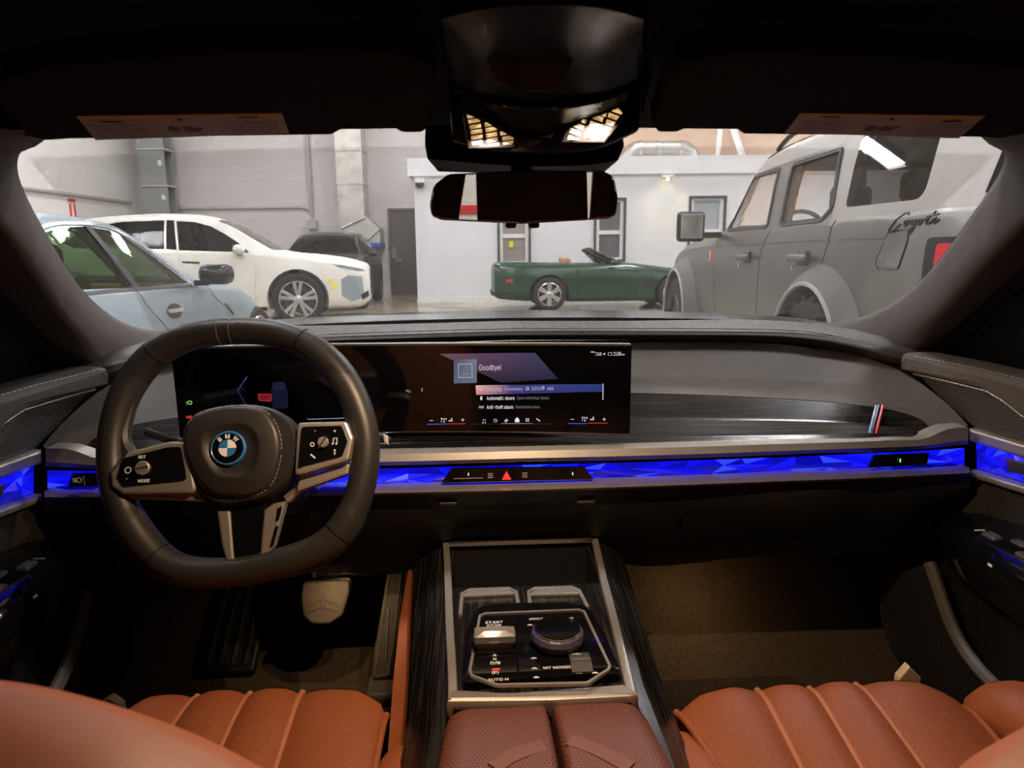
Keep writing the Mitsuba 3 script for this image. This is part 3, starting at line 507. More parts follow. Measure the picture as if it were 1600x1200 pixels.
for x, lab in ((FW, 'knobbly front tyre'), (RW, 'knobbly rear tyre')):
    for s in (-1, 1):
        ty = wheel(car, W, x, s * .87, .425, .29, s, 'alloy_dark', 6, .55, .3)
        up = lambda m: W(place(m, (x, s * .87, .425), (1, 0, 0), (0, 0, 1), (0, s, 0)))
        kn = [place(rbox(.035, .05, .075, .008, 4), (.425 * math.cos(a), .425 * math.sin(a), z), (math.cos(a), math.sin(a), 0), (-math.sin(a), math.cos(a), 0)) for i in range(40) for z in (-.10 if i % 2 else -.06, .10 if i % 2 else .06) for a in [2 * PI * i / 40]]
        add('tread', up(cat(*kn)), 'rubber', ty, 'tyre tread blocks', kind='stuff')
        # fender flare
        def fl(cx, s, sk=1.0):
            prof = [(.62, .90), (.60, .935), (.54, 1.0), (.475, 1.03), (.455, 1.025), (.455, .88)]; rs = []
            for t in np.linspace(-.42, PI + .42, 34):
                rs.append([(cx + r * math.cos(t) * sk, s * y, .46 + r * math.sin(t) * (1 if r < .5 else .97)) for r, y in prof])
            return rings(rs if s < 0 else [q[::-1] for q in rs])
        add('fender_flare', W(fl(x, s)), 'flare_grey', car, 'wide matt fender flare')
        add('flare_lip', W(tube([(x + .468 * math.cos(t), s * 1.028, .46 + .468 * math.sin(t)) for t in np.linspace(-.4, PI + .4, 40)], .014, 6, up=(0, 1, 0))), 'roof_grey', car)
for x in (-.985, .07):
    k = add('door_handle', W(place(rbox(.26, .035, .045, .015), (x, .985, 1.072))), 'paint_grey', car); add('cup', W(place(rbox(.13, .02, .09, .009), (x + .01, .945, 1.07))), 'flare_grey', k); add('lock', W(place(cyl(.016, .01), (x + .06, .975, 1.012), (1, 0, 0), (0, 0, 1), (0, 1, 0))), 'alloy', k)
for s in (-1, 1):
    k = add('door_mirror', W(place(rbox(.10, .24, .26, .035), (.98, s * 1.16, 1.33))), 'black_plastic', car, 'square door mirror'); add('mirror_pane', W(place(rbox(.012, .19, .21, .005), (.925, s * 1.16, 1.33))), 'chrome', k); add('mirror_arm', W(box(.93, 1.0, min(s * .90, s * 1.06), max(s * .90, s * 1.06), 1.23, 1.28)), 'black_plastic', k, smooth=False)
    tl = [(-2.255, 1.165), (-2.9, 1.17), (-2.9, .72), (-2.285, .78)]
    k = add('tail_lamp', W((B.solid(.02) - B.solid(-.02)) ^ prismY(rpoly(tl, .03), *((.3, 2) if s > 0 else (-2, -.3)))), 'black_plastic', car, 'black framed tail lamp')
    add('red_lens', W((B.solid(.026) - B.solid(.0)) ^ prismY(rpoly([(-2.335, 1.14), (-2.9, 1.145), (-2.9, .82), (-2.355, .86)], .02), *((.3, 2) if s > 0 else (-2, -.3)))), 'tail_red', k, 'red lens')
    add('clear_lens', W((B.solid(.026) - B.solid(.0)) ^ prismY(rpoly([(-2.285, 1.0), (-2.32, 1.0), (-2.335, .80), (-2.30, .80)], .01), *((.3, 2) if s > 0 else (-2, -.3)))), 'white_paint', k, 'clear lens')
add('fuel_door', W((B.solid(.003) - B.solid(-.006)) ^ prismY(inset(ccw(fd), .012), .3, 2)), 'paint_grey', car)
add('fender_badge', W((B.solid(.005) - B.solid(-.004)) ^ prismY([(1.22, 1.12), (1.15, 1.12), (1.14, 1.02), (1.19, 1.02)], .3, 2)), 'amber', car, 'small orange badge')
def rail(y0): return tube(spline([(.45, y0, 1.895), (.25, y0, 1.955), (-.6, y0, 1.985), (-1.8, y0, 1.97), (-2.2, y0, 1.90)], 24), .018, 8)
for y0 in (-.62, .62): add('roof_rail', W(rail(y0)), 'black_plastic', car)
stk = [[(.085, .072), (.07, .085), (.035, .07), (.0, .02), (-.03, -.03), (-.01, -.035), (.03, -.012), (.06, .01)], [(.115, .03), (.10, .03), (.092, .012), (.10, .0), (.118, .012), (.125, .03), (.115, .034), (.135, .026), (.15, .032)], [(.15, .032), (.148, .008), (.163, .006), (.178, .034), (.165, -.03), (.14, -.05), (.135, -.04), (.17, -.005), (.195, .012)],
    [(.222, .032), (.208, .032), (.198, .014), (.206, .002), (.222, .012), (.228, .03), (.222, .034), (.24, .026), (.252, .036)], [(.285, .072), (.268, .03), (.262, .006), (.274, .002), (.292, .014)], [(.245, .046), (.275, .050), (.318, .056)], [(.292, .014), (.312, .022), (.318, .034), (.308, .036), (.300, .018), (.308, .004), (.326, .010), (.342, .022)]]
seg = []
for q in stk:
    c_ = spline(q, 18) * [-1, .72] + A([-1.94, 1.222])
    for p_, r_ in zip(c_[:-1], c_[1:]): d_ = unit(r_ - p_); n_ = A([-d_[1], d_[0]]) * .0034; seg.append(prismY([p_ - n_ - d_ * .002, r_ - n_ + d_ * .002, r_ + n_ + d_ * .002, p_ + n_ - d_ * .002], .3, 2))
add('side_script', W((B.solid(.005) - B.solid(-.004)) ^ union(seg)), 'black_plastic', car, 'dark Coyote script on the rear quarter')

# ------------------------------------------------------------------ cabin materials
mat('leather_wheel', (.021, .0195, .018), .42, specular=.45)
mat('leather_black', (.036, .032, .029), .5, specular=.45)
mat('leather_soft', (.095, .085, .077), .55, specular=.4)
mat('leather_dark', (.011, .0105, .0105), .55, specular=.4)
mat('leather_blue_grey', (.050, .054, .058), .5, specular=.4)
mat('suede', proc(lambda p, n, uv: mix((.052, .043, .042), (.072, .060, .057), fbm(p.x * 30, p.y * 30, p.z * 30))), .95, sheen=.4)
mat('headlining', (.0065, .0065, .008), .95)
mat('shade_black', (.0025, .0025, .003), .6, specular=.2)
mat('gloss_black', (.004, .004, .005), .06, specular=.5)
mat('satin_silver', (.50, .47, .43), .38, metallic=.75)
mat('satin_dark', (.20, .185, .17), .3, metallic=.85)
mat('icon_white', (.75, .75, .75), .5)
mat('icon_grey', (.28, .28, .28), .5)
mat('thread', (.30, .27, .25), .7)
mat('bead_silver', (.85, .83, .80), .25, metallic=.8)
mat('screen_black', (.003, .003, .0035), .05, specular=.45)
def wood_fn(a):
    def f(p, n, uv):
        w = fbm(p.x * 5, p.z * 40, p.y * 8, 2)
        t = (p.z + .35 * p.y) if a else p.x
        t = t + .008 * w; s_ = p.x if a else p.y; g = .6 * noise(s_ * 9, t * 520, 2.) + .4 * noise(s_ * 25, t * 1100, 5.)
        return mix((.005, .0045, .004), (.030, .026, .024), smoothstep(.42, .85, g))
    return f
mat('wood_dark', proc(wood_fn(True)), .22, clearcoat=1.0, clearcoat_gloss=.97)
mat('wood_console', proc(wood_fn(False)), .25, clearcoat=.8, clearcoat_gloss=.95)
def dots(base, hole, pitch, r, plane):
    def f(p, n, uv):
        a, b = {'xy': (p.x, p.y), 'yz': (p.y, p.z)}[plane]; a, b = a / pitch, b / pitch
        row = dr.floor(b); a2 = a + .5 * (row - 2 * dr.floor(row / 2)); d = dr.sqrt(dr.square(a2 - dr.floor(a2) - .5) + dr.square(b - row - .5))
        return mix(hole, base, smoothstep(r - .08, r + .08, d))
    return f
mat('leather_cognac', (.30, .088, .033), .50, specular=.45)
mat('leather_perforated', proc(dots((.31, .090, .033), (.13, .036, .014), .0034, .24, 'xy')), .52, specular=.4)
mat('leather_arm', proc(dots((.150, .052, .036), (.045, .014, .010), .0040, .26, 'xy')), .5, specular=.4)
mat('leather_arm_plain', (.160, .060, .042), .5, specular=.4)
mat('seam_cognac', (.42, .155, .080), .55)
mat('speaker_mesh', proc(dots((.115, .11, .105), (.012, .012, .012), .0042, .30, 'yz')), .4, metallic=.4)
mat('grille_dark', proc(dots((.030, .028, .027), (.004, .004, .004), .006, .33, 'yz')), .5)
mat('carbon_knit', proc(lambda p, n, uv: mix((.012, .011, .011), (.05, .046, .044), smoothstep(.3, .7, .5 + .5 * dr.sin((p.y + p.z) * 1600)))), .5)
mat('carpet', proc(lambda p, n, uv: mix((.040, .028, .017), (.085, .060, .038), fbm(p.x * 160, p.y * 160, p.z * 160, 2))), .95)
mat('carpet_mat', proc(lambda p, n, uv: mix((.022, .016, .010), (.050, .037, .024), fbm(p.x * 160, p.y * 160, p.z * 160, 2))), .95)
mat('paper_label', (.46, .49, .56), .6)
mat('label_yellow', (.62, .42, .07), .6)
mat('emblem_blue', (.02, .16, .42), .2, clearcoat=1.0)
mat('stripe_blue', (.22, .38, .62), .3)
mat('stripe_navy', (.02, .025, .09), .3)
mat('stripe_red', (.75, .07, .05), .3)
mat('cabin_brown', (.42, .16, .12), .6)
mat('pedal_rubber', (.055, .047, .04), .6)
mat('sill_beige', (.50, .36, .20), .5)
scene['mirror_silver'] = {'type': 'conductor', 'specular_reflectance': rgb((.62, .60, .58))}
scene['crystal'] = {'type': 'dielectric', 'int_ior': 1.5}
def emit(k, c, w=.05): scene[k]['emitter'] = {'type': 'area', 'radiance': rgb(c), 'sampling_weight': w}

# ------------------------------------------------------------------ car shell: hood, windshield, roof lining, pillars, sides
hood = [[(-.80, y, z - .012), (-.5, y + .0, z + .004), (0, y + .02, z + .012), (.5, y, z + .004), (.80, y, z - .012)] for y, z in [(q[1], q[2]) for q in [(0.0161,1.6,0.9558)]+[(0.0286,1.85,0.9493)]+[(0.046,2.2,0.9252)]+[(0.0609,2.5,0.8986)]+[(0.0757,2.8,0.859)]]]
HK = one('hood', patch(hood, 24, 24, -.02), 'paint_black', 'glossy dark hood of the car seen as a thin sliver beyond the dashboard', 'hood')
for s in (-1, 1): add('hood_ridge', tube(spline([(s * .30, 1.70, .925), (s * .33, 2.0, .910), (s * .38, 2.5, .872)], 20), .008), 'paint_black', HK)
glass = [[(-.575, .845, 1.232), (-.30, .875, 1.246), (0, .885, 1.25), (.30, .875, 1.246), (.575, .845, 1.232)], [(-.68, 1.22, 1.10), (-.35, 1.285, 1.112), (0, 1.30, 1.115), (.35, 1.285, 1.112), (.68, 1.22, 1.10)], [(-.79, 1.58, .94), (-.4, 1.66, .945), (0, 1.68, .945), (.4, 1.66, .945), (.79, 1.58, .94)]]
g = A([spline(k, 24) for k in glass]); P = np.stack([spline(g[:, j], 16) for j in range(24)], 1)
i, j = np.meshgrid(np.arange(15), np.arange(23), indexing='ij'); a = (i * 24 + j).ravel(); gl = mesh(P.reshape(-1, 3), np.vstack([np.stack([a, a + 1, a + 25], 1), np.stack([a, a + 25, a + 24], 1)]))
one('windshield', gl, 'glass_clear', 'clear raked windshield glass of the car', 'windshield', smooth=True)
roof = [[(-.66, y, z - .022), (-.56, y, z - .006), (-.25, y, z), (0, y, z + .003), (.25, y, z), (.56, y, z - .006), (.66, y, z - .022)] for y, z in ((-1.5, 1.30), (-.6, 1.335), (.2, 1.335), (.55, 1.305), (.75, 1.281), (.87, 1.267))]
one('headliner', patch(roof, 30, 30, .04), 'headlining', 'black fabric headliner of the car roof', 'headliner')
one('roof_panel', box(-.70, .70, -1.6, .80, 1.385, 1.41), 'paint_black', 'black outer roof panel above the headliner', 'roof', smooth=False)
G = [(-0.5222,0.82,1.263)]+[(-0.5481,0.83,1.2477)]+[(-0.5674,0.833,1.2427)]+[(-0.5793,0.838,1.2359)]+[(-0.5979,0.86,1.2232)]+[(-0.6308,0.92,1.201)]+[(-0.6593,0.99,1.1673)]+[(-0.6919,1.09,1.1111)]+[(-0.7262,1.21,1.0515)]+[(-0.7496,1.33,1.0056)]+[(-0.7463,1.47,0.9655)]+[(-0.6586,1.55,0.9509)]
O = [(-0.4262,0.47,1.2138)]+[(-0.4439,0.5,1.2037)]+[(-0.4611,0.54,1.1971)]+[(-0.4856,0.59,1.1895)]+[(-0.5198,0.66,1.1756)]+[(-0.5515,0.74,1.1525)]+[(-0.5871,0.82,1.1246)]+[(-0.6331,0.93,1.0789)]+[(-0.6684,1.03,1.0259)]+[(-0.6987,1.12,0.9762)]+[(-0.7185,1.2,0.9298)]+[(-0.6914,1.24,0.9226)]
gg, oo = spline(G, 40), spline(O, 40)
secs = []
for a, b in zip(gg, oo):
    c = (a + b) / 2 + A([.018, -.012, -.012]); q1, q3 = .6 * c + .4 * a, .6 * c + .4 * b
    secs.append([a, .5 * (a + q1) + A([.004, 0, 0]), c, .5 * (b + q3) + A([.004, 0, 0]), b, b + A([-.05, .015, .0]), b + A([-.11, .06, .0]), a + A([-.07, .05, -.01]), a + A([-.02, .018, -.003])])
pil = rings(A(secs))
if pil.volume < 0: pil = mesh(pil.vertices, pil.faces[:, ::-1])
one('windshield_pillar', pil, 'suede', 'suede covered left windshield pillar beside the pale blue sedan', 'pillar', smooth=50)
rk = one('windshield_pillar', mirx(pil), 'suede', 'suede covered right windshield pillar beside the grey off-roader', 'pillar', smooth=50)
add('airbag_tag', place(plate(rrect(.010, .034, .004), .002), [(0.6442,0.93,1.178)][0], unit((.5, .8, .1)), unit((-.3, -.2, 1))), 'leather_soft', rk, 'small embossed tag')
for s, nm in ((-1, 'left'), (1, 'right')):
    M_ = (lambda m: m) if s < 0 else mirx
    dw = thing('side_window', f'blacked out {nm} front side window above the door panel', 'window')
    add('pane', M_(slab(A([[(-.80, 1.31, .90), (-.80, .6, .90), (-.80, -.2, .90)], [(-.71, .88, 1.20), (-.67, .45, 1.275), (-.65, -.2, 1.29)]]), -.006)), 'shade_black', dw, smooth=False)
    add('frame', M_(cat(tube(spline([(-.79, 1.20, .93), (-.745, 1.02, 1.06), (-.695, .76, 1.19), (-.66, .45, 1.265), (-.645, -.2, 1.28)], 30), .022))), 'shade_black', dw)
    one('body_side', M_(cat(box(-.90, -.86, -1.6, 1.6, .15, .93), box(-.86, -.68, -1.6, -.2, .92, 1.40))), 'shade_black', f'dark {nm} body side of the car, behind the door panel', 'car body', smooth=False)
one('rear_bulkhead', mf(box(-.86, .86, -1.62, -1.58, .2, 1.4)) - prismY([(-.275, .85), (-.150, .85), (-.155, 1.30), (-.19, 1.30)], -2, -1) - prismY([(.335, .95), (.318, 1.3), (.350, 1.3)], -2, -1), 'cabin_brown', 'dark brown rear cabin screen seen in the rearview mirror', 'screen', smooth=False)
one('car_floor', cat(box(-.86, .86, -1.6, 1.7, .20, .235)), 'shade_black', 'dark floor pan under the carpet', 'floor pan', smooth=False)

# ------------------------------------------------------------------ dashboard
DB = thing('dashboard', 'black leather dashboard running the full width below the windshield', 'dashboard')
sym = lambda pts: [(-x, y, z) for x, y, z in pts[::-1]] + list(pts)
lip = [(0.0211,1.2,0.984),(0.2246,1.2,0.9809),(0.3988,1.2,0.9771),(0.5047,1.2,0.9731),(0.5764,1.2,0.9639)]+[(0.6338,1.19,0.9503)]+[(0.6954,1.17,0.9335)]
lip_lo = [(0.0214,1.205,0.9675),(0.2262,1.205,0.9642),(0.4015,1.205,0.9614),(0.4964,1.205,0.9552),(0.5809,1.205,0.9409)]+[(0.6362,1.195,0.9285)]+[(0.6947,1.175,0.913)]
far = [(0.0521,1.64,0.9605)]+[(0.3426,1.63,0.9572)]+[(0.6051,1.58,0.9582)]+[(.74, 1.48, .952), (.80, 1.38, .945), (.80, 1.30, .945), (.775, 1.19, .93)]
mid = [(.5 * a[0] + .5 * b[0], .5 * a[1] + .5 * b[1] - .04, .5 * (a[2] + b[2]) + .003) for a, b in zip(far, lip)]
z0 = lip[0][2]
def cv(l, n=80):
    q = A(l); q[0][0] = 0; h = resample(spline(q, 300), n // 2 + 1); h[0][0] = 0; return [tuple(x) for x in np.vstack([h[:0:-1] * [-1, 1, 1], h])]
F_, M_, L_, LL = cv(far), cv(mid), cv(lip), cv(lip_lo)
inn = [(x * .99, y + .07, z - .004) for x, y, z in LL]
secs = [[f, m, (m[0] * .35 + l[0] * .65, m[1] * .35 + l[1] * .65, m[2] * .3 + l[2] * .7 + .001), l, (l[0], l[1] - .004, .6 * l[2] + .4 * q[2]), q, n_, (f[0], f[1], n_[2] - .01)] for f, m, l, q, n_ in zip(F_, M_, L_, LL, inn)]
tp = rings(A(secs)); tp = tp if tp.volume > 0 else mesh(tp.vertices, tp.faces[:, ::-1])
add('top_pad', tp, 'leather_black', DB, smooth=45)
st = [(x, y + .012, z + .0035) for x, y, z in L_]
add('stitching', tube(st, .0011, 5), 'thread', DB, 'stitched seam along the front lip')
c0 = [(0.0221,1.215,0.9651),(0.2286,1.215,0.9629),(0.4054,1.215,0.9601),(0.5011,1.215,0.9538),(0.5862,1.215,0.9394)]+[(0.6393,1.2,0.9265)]+[(0.6882,1.175,0.9073)]+[(0.7049,1.12,0.8872)]+[(0.7245,1.07,0.8563)]+[(0.733,1.045,0.8362)]
c1 = [(0.0172,1.15,0.9137),(0.2146,1.15,0.9078),(0.3839,1.15,0.9024),(0.4753,1.15,0.8972),(0.5562,1.15,0.8911)]+[(0.6086,1.14,0.8863)]+[(0.6487,1.12,0.8804)]+[(0.6708,1.09,0.864)]+[(0.6971,1.06,0.843)]+[(0.7226,1.04,0.8291)]
c2 = [(0.0128,1.09,0.8948),(0.2009,1.09,0.891),(0.3622,1.09,0.8824),(0.4495,1.09,0.8762),(0.5266,1.09,0.8692)]+[(0.5794,1.085,0.8626)]+[(0.6268,1.08,0.8539)]+[(0.6568,1.065,0.8426)]+[(0.6833,1.045,0.8265)]+[(0.715,1.035,0.8177)]
c3 = [(0.0137,1.11,0.8069),(0.2079,1.11,0.8023),(0.3743,1.11,0.7983),(0.464,1.11,0.7962),(0.5431,1.11,0.7943)]+[(0.5999,1.11,0.793)]+[(0.6449,1.1,0.7947)]+[(0.6711,1.08,0.7997)]+[(0.6924,1.055,0.8062)]+[(0.7166,1.036,0.8098)]
pd = patch([cv(c0), cv(c1), cv(c2), [(x, y + .002, z - .034 * max(0, 1 - abs(x) / .64) - .002) for x, y, z in cv(c2)]], 41, 81, .012, True); add('face_pad', pd, 'leather_soft', DB, smooth=40)
w0 = [(0.0121,1.08,0.8979),(0.1985,1.08,0.892),(0.3584,1.08,0.8835),(0.4448,1.08,0.8774),(0.5213,1.08,0.8704)]+[(0.5845,1.075,0.8636)]+[(0.6361,1.06,0.8541)]+[(0.6611,1.045,0.8421)]+[(0.6652,1.035,0.8317)]
w1 = [(0.0098,1.05,0.8658),(0.1922,1.05,0.8597),(0.3486,1.05,0.8531),(0.4331,1.05,0.8491),(0.5077,1.05,0.8443)]+[(0.5722,1.05,0.8396)]+[(0.6286,1.045,0.8342)]+[(0.6556,1.035,0.8319)]+[(0.6631,1.03,0.8299)]
w2 = [(0.0075,1.02,0.8385),(0.1857,1.02,0.8363),(0.3382,1.02,0.8348),(0.4205,1.02,0.834),(0.4929,1.02,0.8333)]+[(0.5554,1.02,0.8329)]+[(0.6164,1.025,0.8302)]+[(0.6492,1.025,0.8294)]+[(0.662,1.028,0.8273)]
w3 = [(0.0044,0.977,0.8316),(0.1764,0.9796,0.8296),(0.3257,0.986,0.8282),(0.4077,0.991,0.8278),(0.4812,0.9966,0.8266),(0.5457,1.0021,0.8255),(0.6062,1.008,0.8245),(0.6339,1.0109,0.8262)]+[(0.6623,1.028,0.8251)]
wd = add('wood_inlay', patch([cv(w0), cv(w1), cv(w2), cv(w3)], 31, 81, .006, True), 'wood_dark', DB, 'dark ash wood inlay with glossy grain', smooth=40)
for k, (a, b, mk) in enumerate(((1366, 1358, 'stripe_blue'), (1370, 1362, 'stripe_navy'), (1374, 1366, 'stripe_red'))):
    q = [(0.5828,1.06,0.8692),(0.5871,1.06,0.8691),(0.5936,1.06,0.869)] ; r = [(0.5461,1.015,0.823),(0.5503,1.015,0.8229),(0.5566,1.015,0.8227)] ; m_ = [(0.5672,1.042,0.8439),(0.5714,1.042,0.8438),(0.5778,1.042,0.8436)]
    add('accent_stripe', tube([A(q[k]) + A([0, -.004, .0]), A(m_[k]) + A([0, -.004, 0]), A(r[k]) + A([0, -.004, 0])], .0022 if k != 1 else .003, 6, up=(0, -1, 0)), mk, DB, ['light blue accent stripe', 'navy accent stripe', 'red accent stripe'][k])
# trims above and below the light strip
t0 = [(0.0036,0.965,0.8337),(0.1734,0.9675,0.8327),(0.3209,0.9737,0.8318),(0.4019,0.9786,0.831),(0.4744,0.984,0.8298),(0.538,0.9894,0.8287),(0.5977,0.9952,0.8278),(0.6329,0.9988,0.8285),(0.6639,1.0022,0.8403),(0.7056,1.007,0.8423)]
t1 = [(0.0033,0.961,0.8237),(0.1727,0.9635,0.8226),(0.3199,0.9696,0.8216),(0.4007,0.9746,0.8211),(0.473,0.9799,0.8203),(0.5365,0.9853,0.8192),(0.5961,0.991,0.8182),(0.6313,0.9946,0.8184),(0.6633,0.9982,0.8207),(0.7049,1.003,0.8236)]
t2 = [(0.0041,0.973,0.814),(0.1758,0.9756,0.8129),(0.3251,0.9819,0.8117),(0.407,0.987,0.8117),(0.4803,0.9925,0.8113),(0.5448,0.9981,0.8101),(0.6052,1.0039,0.809),(0.6409,1.0077,0.8091),(0.6736,1.0113,0.8104),(0.716,1.0163,0.8122)]
def bar(*cs, d=.02, y=None):
    cs = [cv(c) for c in cs]; secs = []
    for pts in zip(*cs): pts = [A(p) for p in pts]; secs.append(pts + [pts[-1] + A([0, d, 0]), pts[0] + A([0, d, 0])])
    b = rings(A(secs)); return b if b.volume > 0 else mesh(b.vertices, b.faces[:, ::-1])
add('upper_trim', bar(t0, t1, d=.03), 'satin_silver', DB, 'satin silver trim above the light strip', smooth=20); add('shadow_trim', bar(t1, t2, d=.03), 'satin_dark', DB, 'dark metal lower edge of the silver trim', smooth=20)
b0 = [(0.0039,0.973,0.7791),(0.1767,0.9756,0.7791),(0.3269,0.982,0.7785),(0.4093,0.9871,0.7782),(0.4832,0.9927,0.777),(0.5481,0.9984,0.776),(0.6089,1.0043,0.7751),(0.645,1.0081,0.774),(0.6782,1.0118,0.773),(0.7236,1.0172,0.7722)]
b1 = [(0.003,0.961,0.7749),(0.174,0.9636,0.7748),(0.3225,0.9698,0.7741),(0.404,0.9748,0.7733),(0.4771,0.9802,0.772),(0.5412,0.9857,0.771),(0.6013,0.9915,0.7701),(0.6369,0.9953,0.7695),(0.6697,0.9989,0.769),(0.7145,1.0041,0.7682)]
b2 = [(0.0037,0.971,0.7683),(0.1765,0.9736,0.7681),(0.3267,0.98,0.7674),(0.4092,0.9851,0.7665),(0.4831,0.9907,0.7651),(0.548,0.9964,0.7641),(0.6088,1.0023,0.7631),(0.6449,1.0061,0.7624),(0.6781,1.0098,0.7619),(0.7235,1.0152,0.7611)]
add('lower_trim', bar(b0, b1, b2, d=.02), 'satin_silver', DB, 'satin silver trim below the light strip', smooth=20)
l0 = [(0.0043,0.98,0.7655),(0.1788,0.9827,0.7649),(0.3303,0.9892,0.7646),(0.4883,1.0001,0.7618),(0.5538,1.0059,0.7612),(0.6153,1.012,0.7596),(0.6517,1.0159,0.7595),(0.6853,1.0197,0.7584),(0.7312,1.0251,0.7575)]
l1 = [(0.0055,1,0.725),(0.1839,1,0.7239),(0.3365,1,0.7258),(0.4911,1,0.7267)]+[(0.5658,1.02,0.7192),(0.6244,1.02,0.7208),(0.6583,1.02,0.7242),(0.6888,1.02,0.7299),(0.7296,1.02,0.7397)]
l2 = [(0.0086,1.05,0.6653),(0.1175,1.05,0.6619),(0.157,1.05,0.6505),(0.3596,1.05,0.6464),(0.5236,1.05,0.6469)]+[(0.5957,1.06,0.6472),(0.6563,1.06,0.6569),(0.6911,1.06,0.6674),(0.7222,1.06,0.6803),(0.7634,1.06,0.702)]
l3 = [(0.0161,1.16,0.6041),(0.1366,1.16,0.6003),(0.188,1.16,0.5597),(0.4057,1.16,0.5626),(0.5879,1.16,0.5629)]+[(0.6613,1.16,0.5643),(0.7284,1.16,0.5711),(0.7667,1.16,0.5827),(0.8006,1.16,0.6007),(0.8459,1.16,0.6247)]
l4 = [(x, 1.62, z + .05) for x, y, z in l3]
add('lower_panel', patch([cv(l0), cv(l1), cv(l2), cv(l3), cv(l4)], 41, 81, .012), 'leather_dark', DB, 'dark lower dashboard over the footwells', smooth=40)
gs = [(0.2484,1.018,0.7107)] + [(0.2481,1.055,0.6283)]
add('glovebox_seam', tube([A(gs[0]) + A([0, -.012, 0]), A(gs[1]) + A([0, -.012, 0])], .0012, 5, up=(0, -1, 0)), 'shade_black', DB)
for px_ in [(-0.1139,0.985,0.7487),(0.0958,0.985,0.7448)]: add('lid_button', place(rbox(.028, .006, .006, .002, 6), (px_[0], px_[1] - .002, px_[2])), 'black_plastic', DB)
# ------------------------------------------------------------------ blue light strip
random.seed(5); rs = np.random.RandomState(5)
def facets(P00, nx, nz, jit, dep):
    """faceted crystal bar between a lower and an upper curve: one closed mesh with flat facets"""
    lo, hi = (resample(c, nx + 1) for c in P00); V = np.zeros((nz + 1, nx + 1, 3))
    for k in range(nz + 1): V[k] = lo * (1 - k / nz) + hi * k / nz
    V[1:-1, 1:-1, 0] += rs.uniform(-jit, jit, V[1:-1, 1:-1, 0].shape); V[1:-1, 1:-1, 2] += rs.uniform(-.25, .25, V[1:-1, 1:-1, 2].shape) * (hi - lo)[:, 2].mean() / nz
    V[1:-1, 1:-1, 1] -= rs.uniform(.0, dep, V[1:-1, 1:-1, 1].shape)
    v, f = [], []
    for k in range(nz):
        for m in range(nx):
            a, b, c, d = V[k, m], V[k, m + 1], V[k + 1, m + 1], V[k + 1, m]
            for t in (((a, b, c), (a, c, d)) if rs.rand() < .5 else ((a, b, d), (b, c, d))):
                n = len(v); v += list(t); f.append((n, n + 1, n + 2))
    return mesh(v, f)
LS = thing('light_strip', 'faceted crystal light strip glowing blue across the dashboard', 'light strip')
s0 = [(0.0055,0.997,0.7738),(0.1826,0.9998,0.7732),(0.3365,1.0066,0.7726),(0.421,1.012,0.7723),(0.4968,1.0178,0.7715),(0.5633,1.0238,0.771),(0.6257,1.0301,0.7706),(0.6627,1.0341,0.7706),(0.6968,1.038,0.7695),(0.7338,1.0425,0.7683)]
s1 = [(0.0057,0.997,0.8024),(0.1819,0.9998,0.8011),(0.335,1.0065,0.8004),(0.4191,1.0118,0.7997),(0.4944,1.0176,0.7993),(0.5606,1.0235,0.799),(0.6227,1.0297,0.7978),(0.6595,1.0337,0.7979),(0.6932,1.0376,0.7981),(0.7299,1.042,0.7981)]
S0, S1 = [A(cv(s)) for s in (s0, s1)]
mat('blue_glass', (.004, .004, .02), .06, specular=.6, clearcoat=1.0)
fm = facets((S0, S1), 34, 3, .012, .010); back = bar(s1, s0, d=.012)
add('housing', mesh(back.vertices + A([0, .004, 0]), back.faces), 'gloss_black', LS)
n_ = len(fm.faces); sh = rs.choice(8, n_)
pal = 1.25 * A([(.002, .002, .62), (.003, .004, .72), (.004, .008, .84), (.002, .002, .55), (.0015, .0015, .40), (.003, .003, .66), (.02, .05, .95), (.002, .003, .30)])
cm = mesh(fm.triangles.reshape(-1, 3), np.arange(3 * n_).reshape(-1, 3))
kk = add('crystal', cm, 'blue_glass', LS, 'blue glowing faceted crystal', smooth=False, color=np.repeat(pal[sh], 3, 0))
scene[kk]['emitter'] = {'type': 'area', 'radiance': {'type': 'mesh_attribute', 'name': 'vertex_color'}, 'sampling_weight': 1.0}
add('lower_edge', bar([(0.005,0.989,0.7735),(0.1807,0.9918,0.7729),(0.3334,0.9984,0.7728),(0.4173,1.0037,0.7719),(0.4924,1.0095,0.7712),(0.5584,1.0153,0.7707),(0.6203,1.0215,0.7703),(0.6571,1.0255,0.7691),(0.6909,1.0293,0.7681),(0.7277,1.0337,0.7668)], [(0.0048,0.987,0.7773),(0.1801,0.9897,0.7767),(0.3324,0.9963,0.7761),(0.4161,1.0016,0.7758),(0.491,1.0074,0.7751),(0.5568,1.0132,0.7747),(0.6185,1.0193,0.7743),(0.655,1.0232,0.7742),(0.6888,1.0271,0.7732),(0.7254,1.0314,0.772)], d=.012), 'gloss_black', LS)
def ctrl(name, pts, lab):
    p = [A(q) for q in pts]; c = sum(p) / len(p); ex = unit(A([(p[1] - p[0])[0], (p[1] - p[0])[1], 0])); ez = A([ex[1], -ex[0], 0]); ey = A([0, 0, 1])
    q2 = [((q - c) @ ex, q[2] - c[2]) for q in p]; return add(name, place(plate(q2, .004, .001), c - A([0, .006, 0]) , ex, ey), 'gloss_black', LS, lab, smooth=False), c
ck, cc = ctrl('control_panel', [(-0.1227,0.9863,0.783),(0.1053,0.9859,0.7831),(0.0923,0.9857,0.8028),(-0.1067,0.986,0.8058)], 'glossy black touch control bar in the middle of the strip')
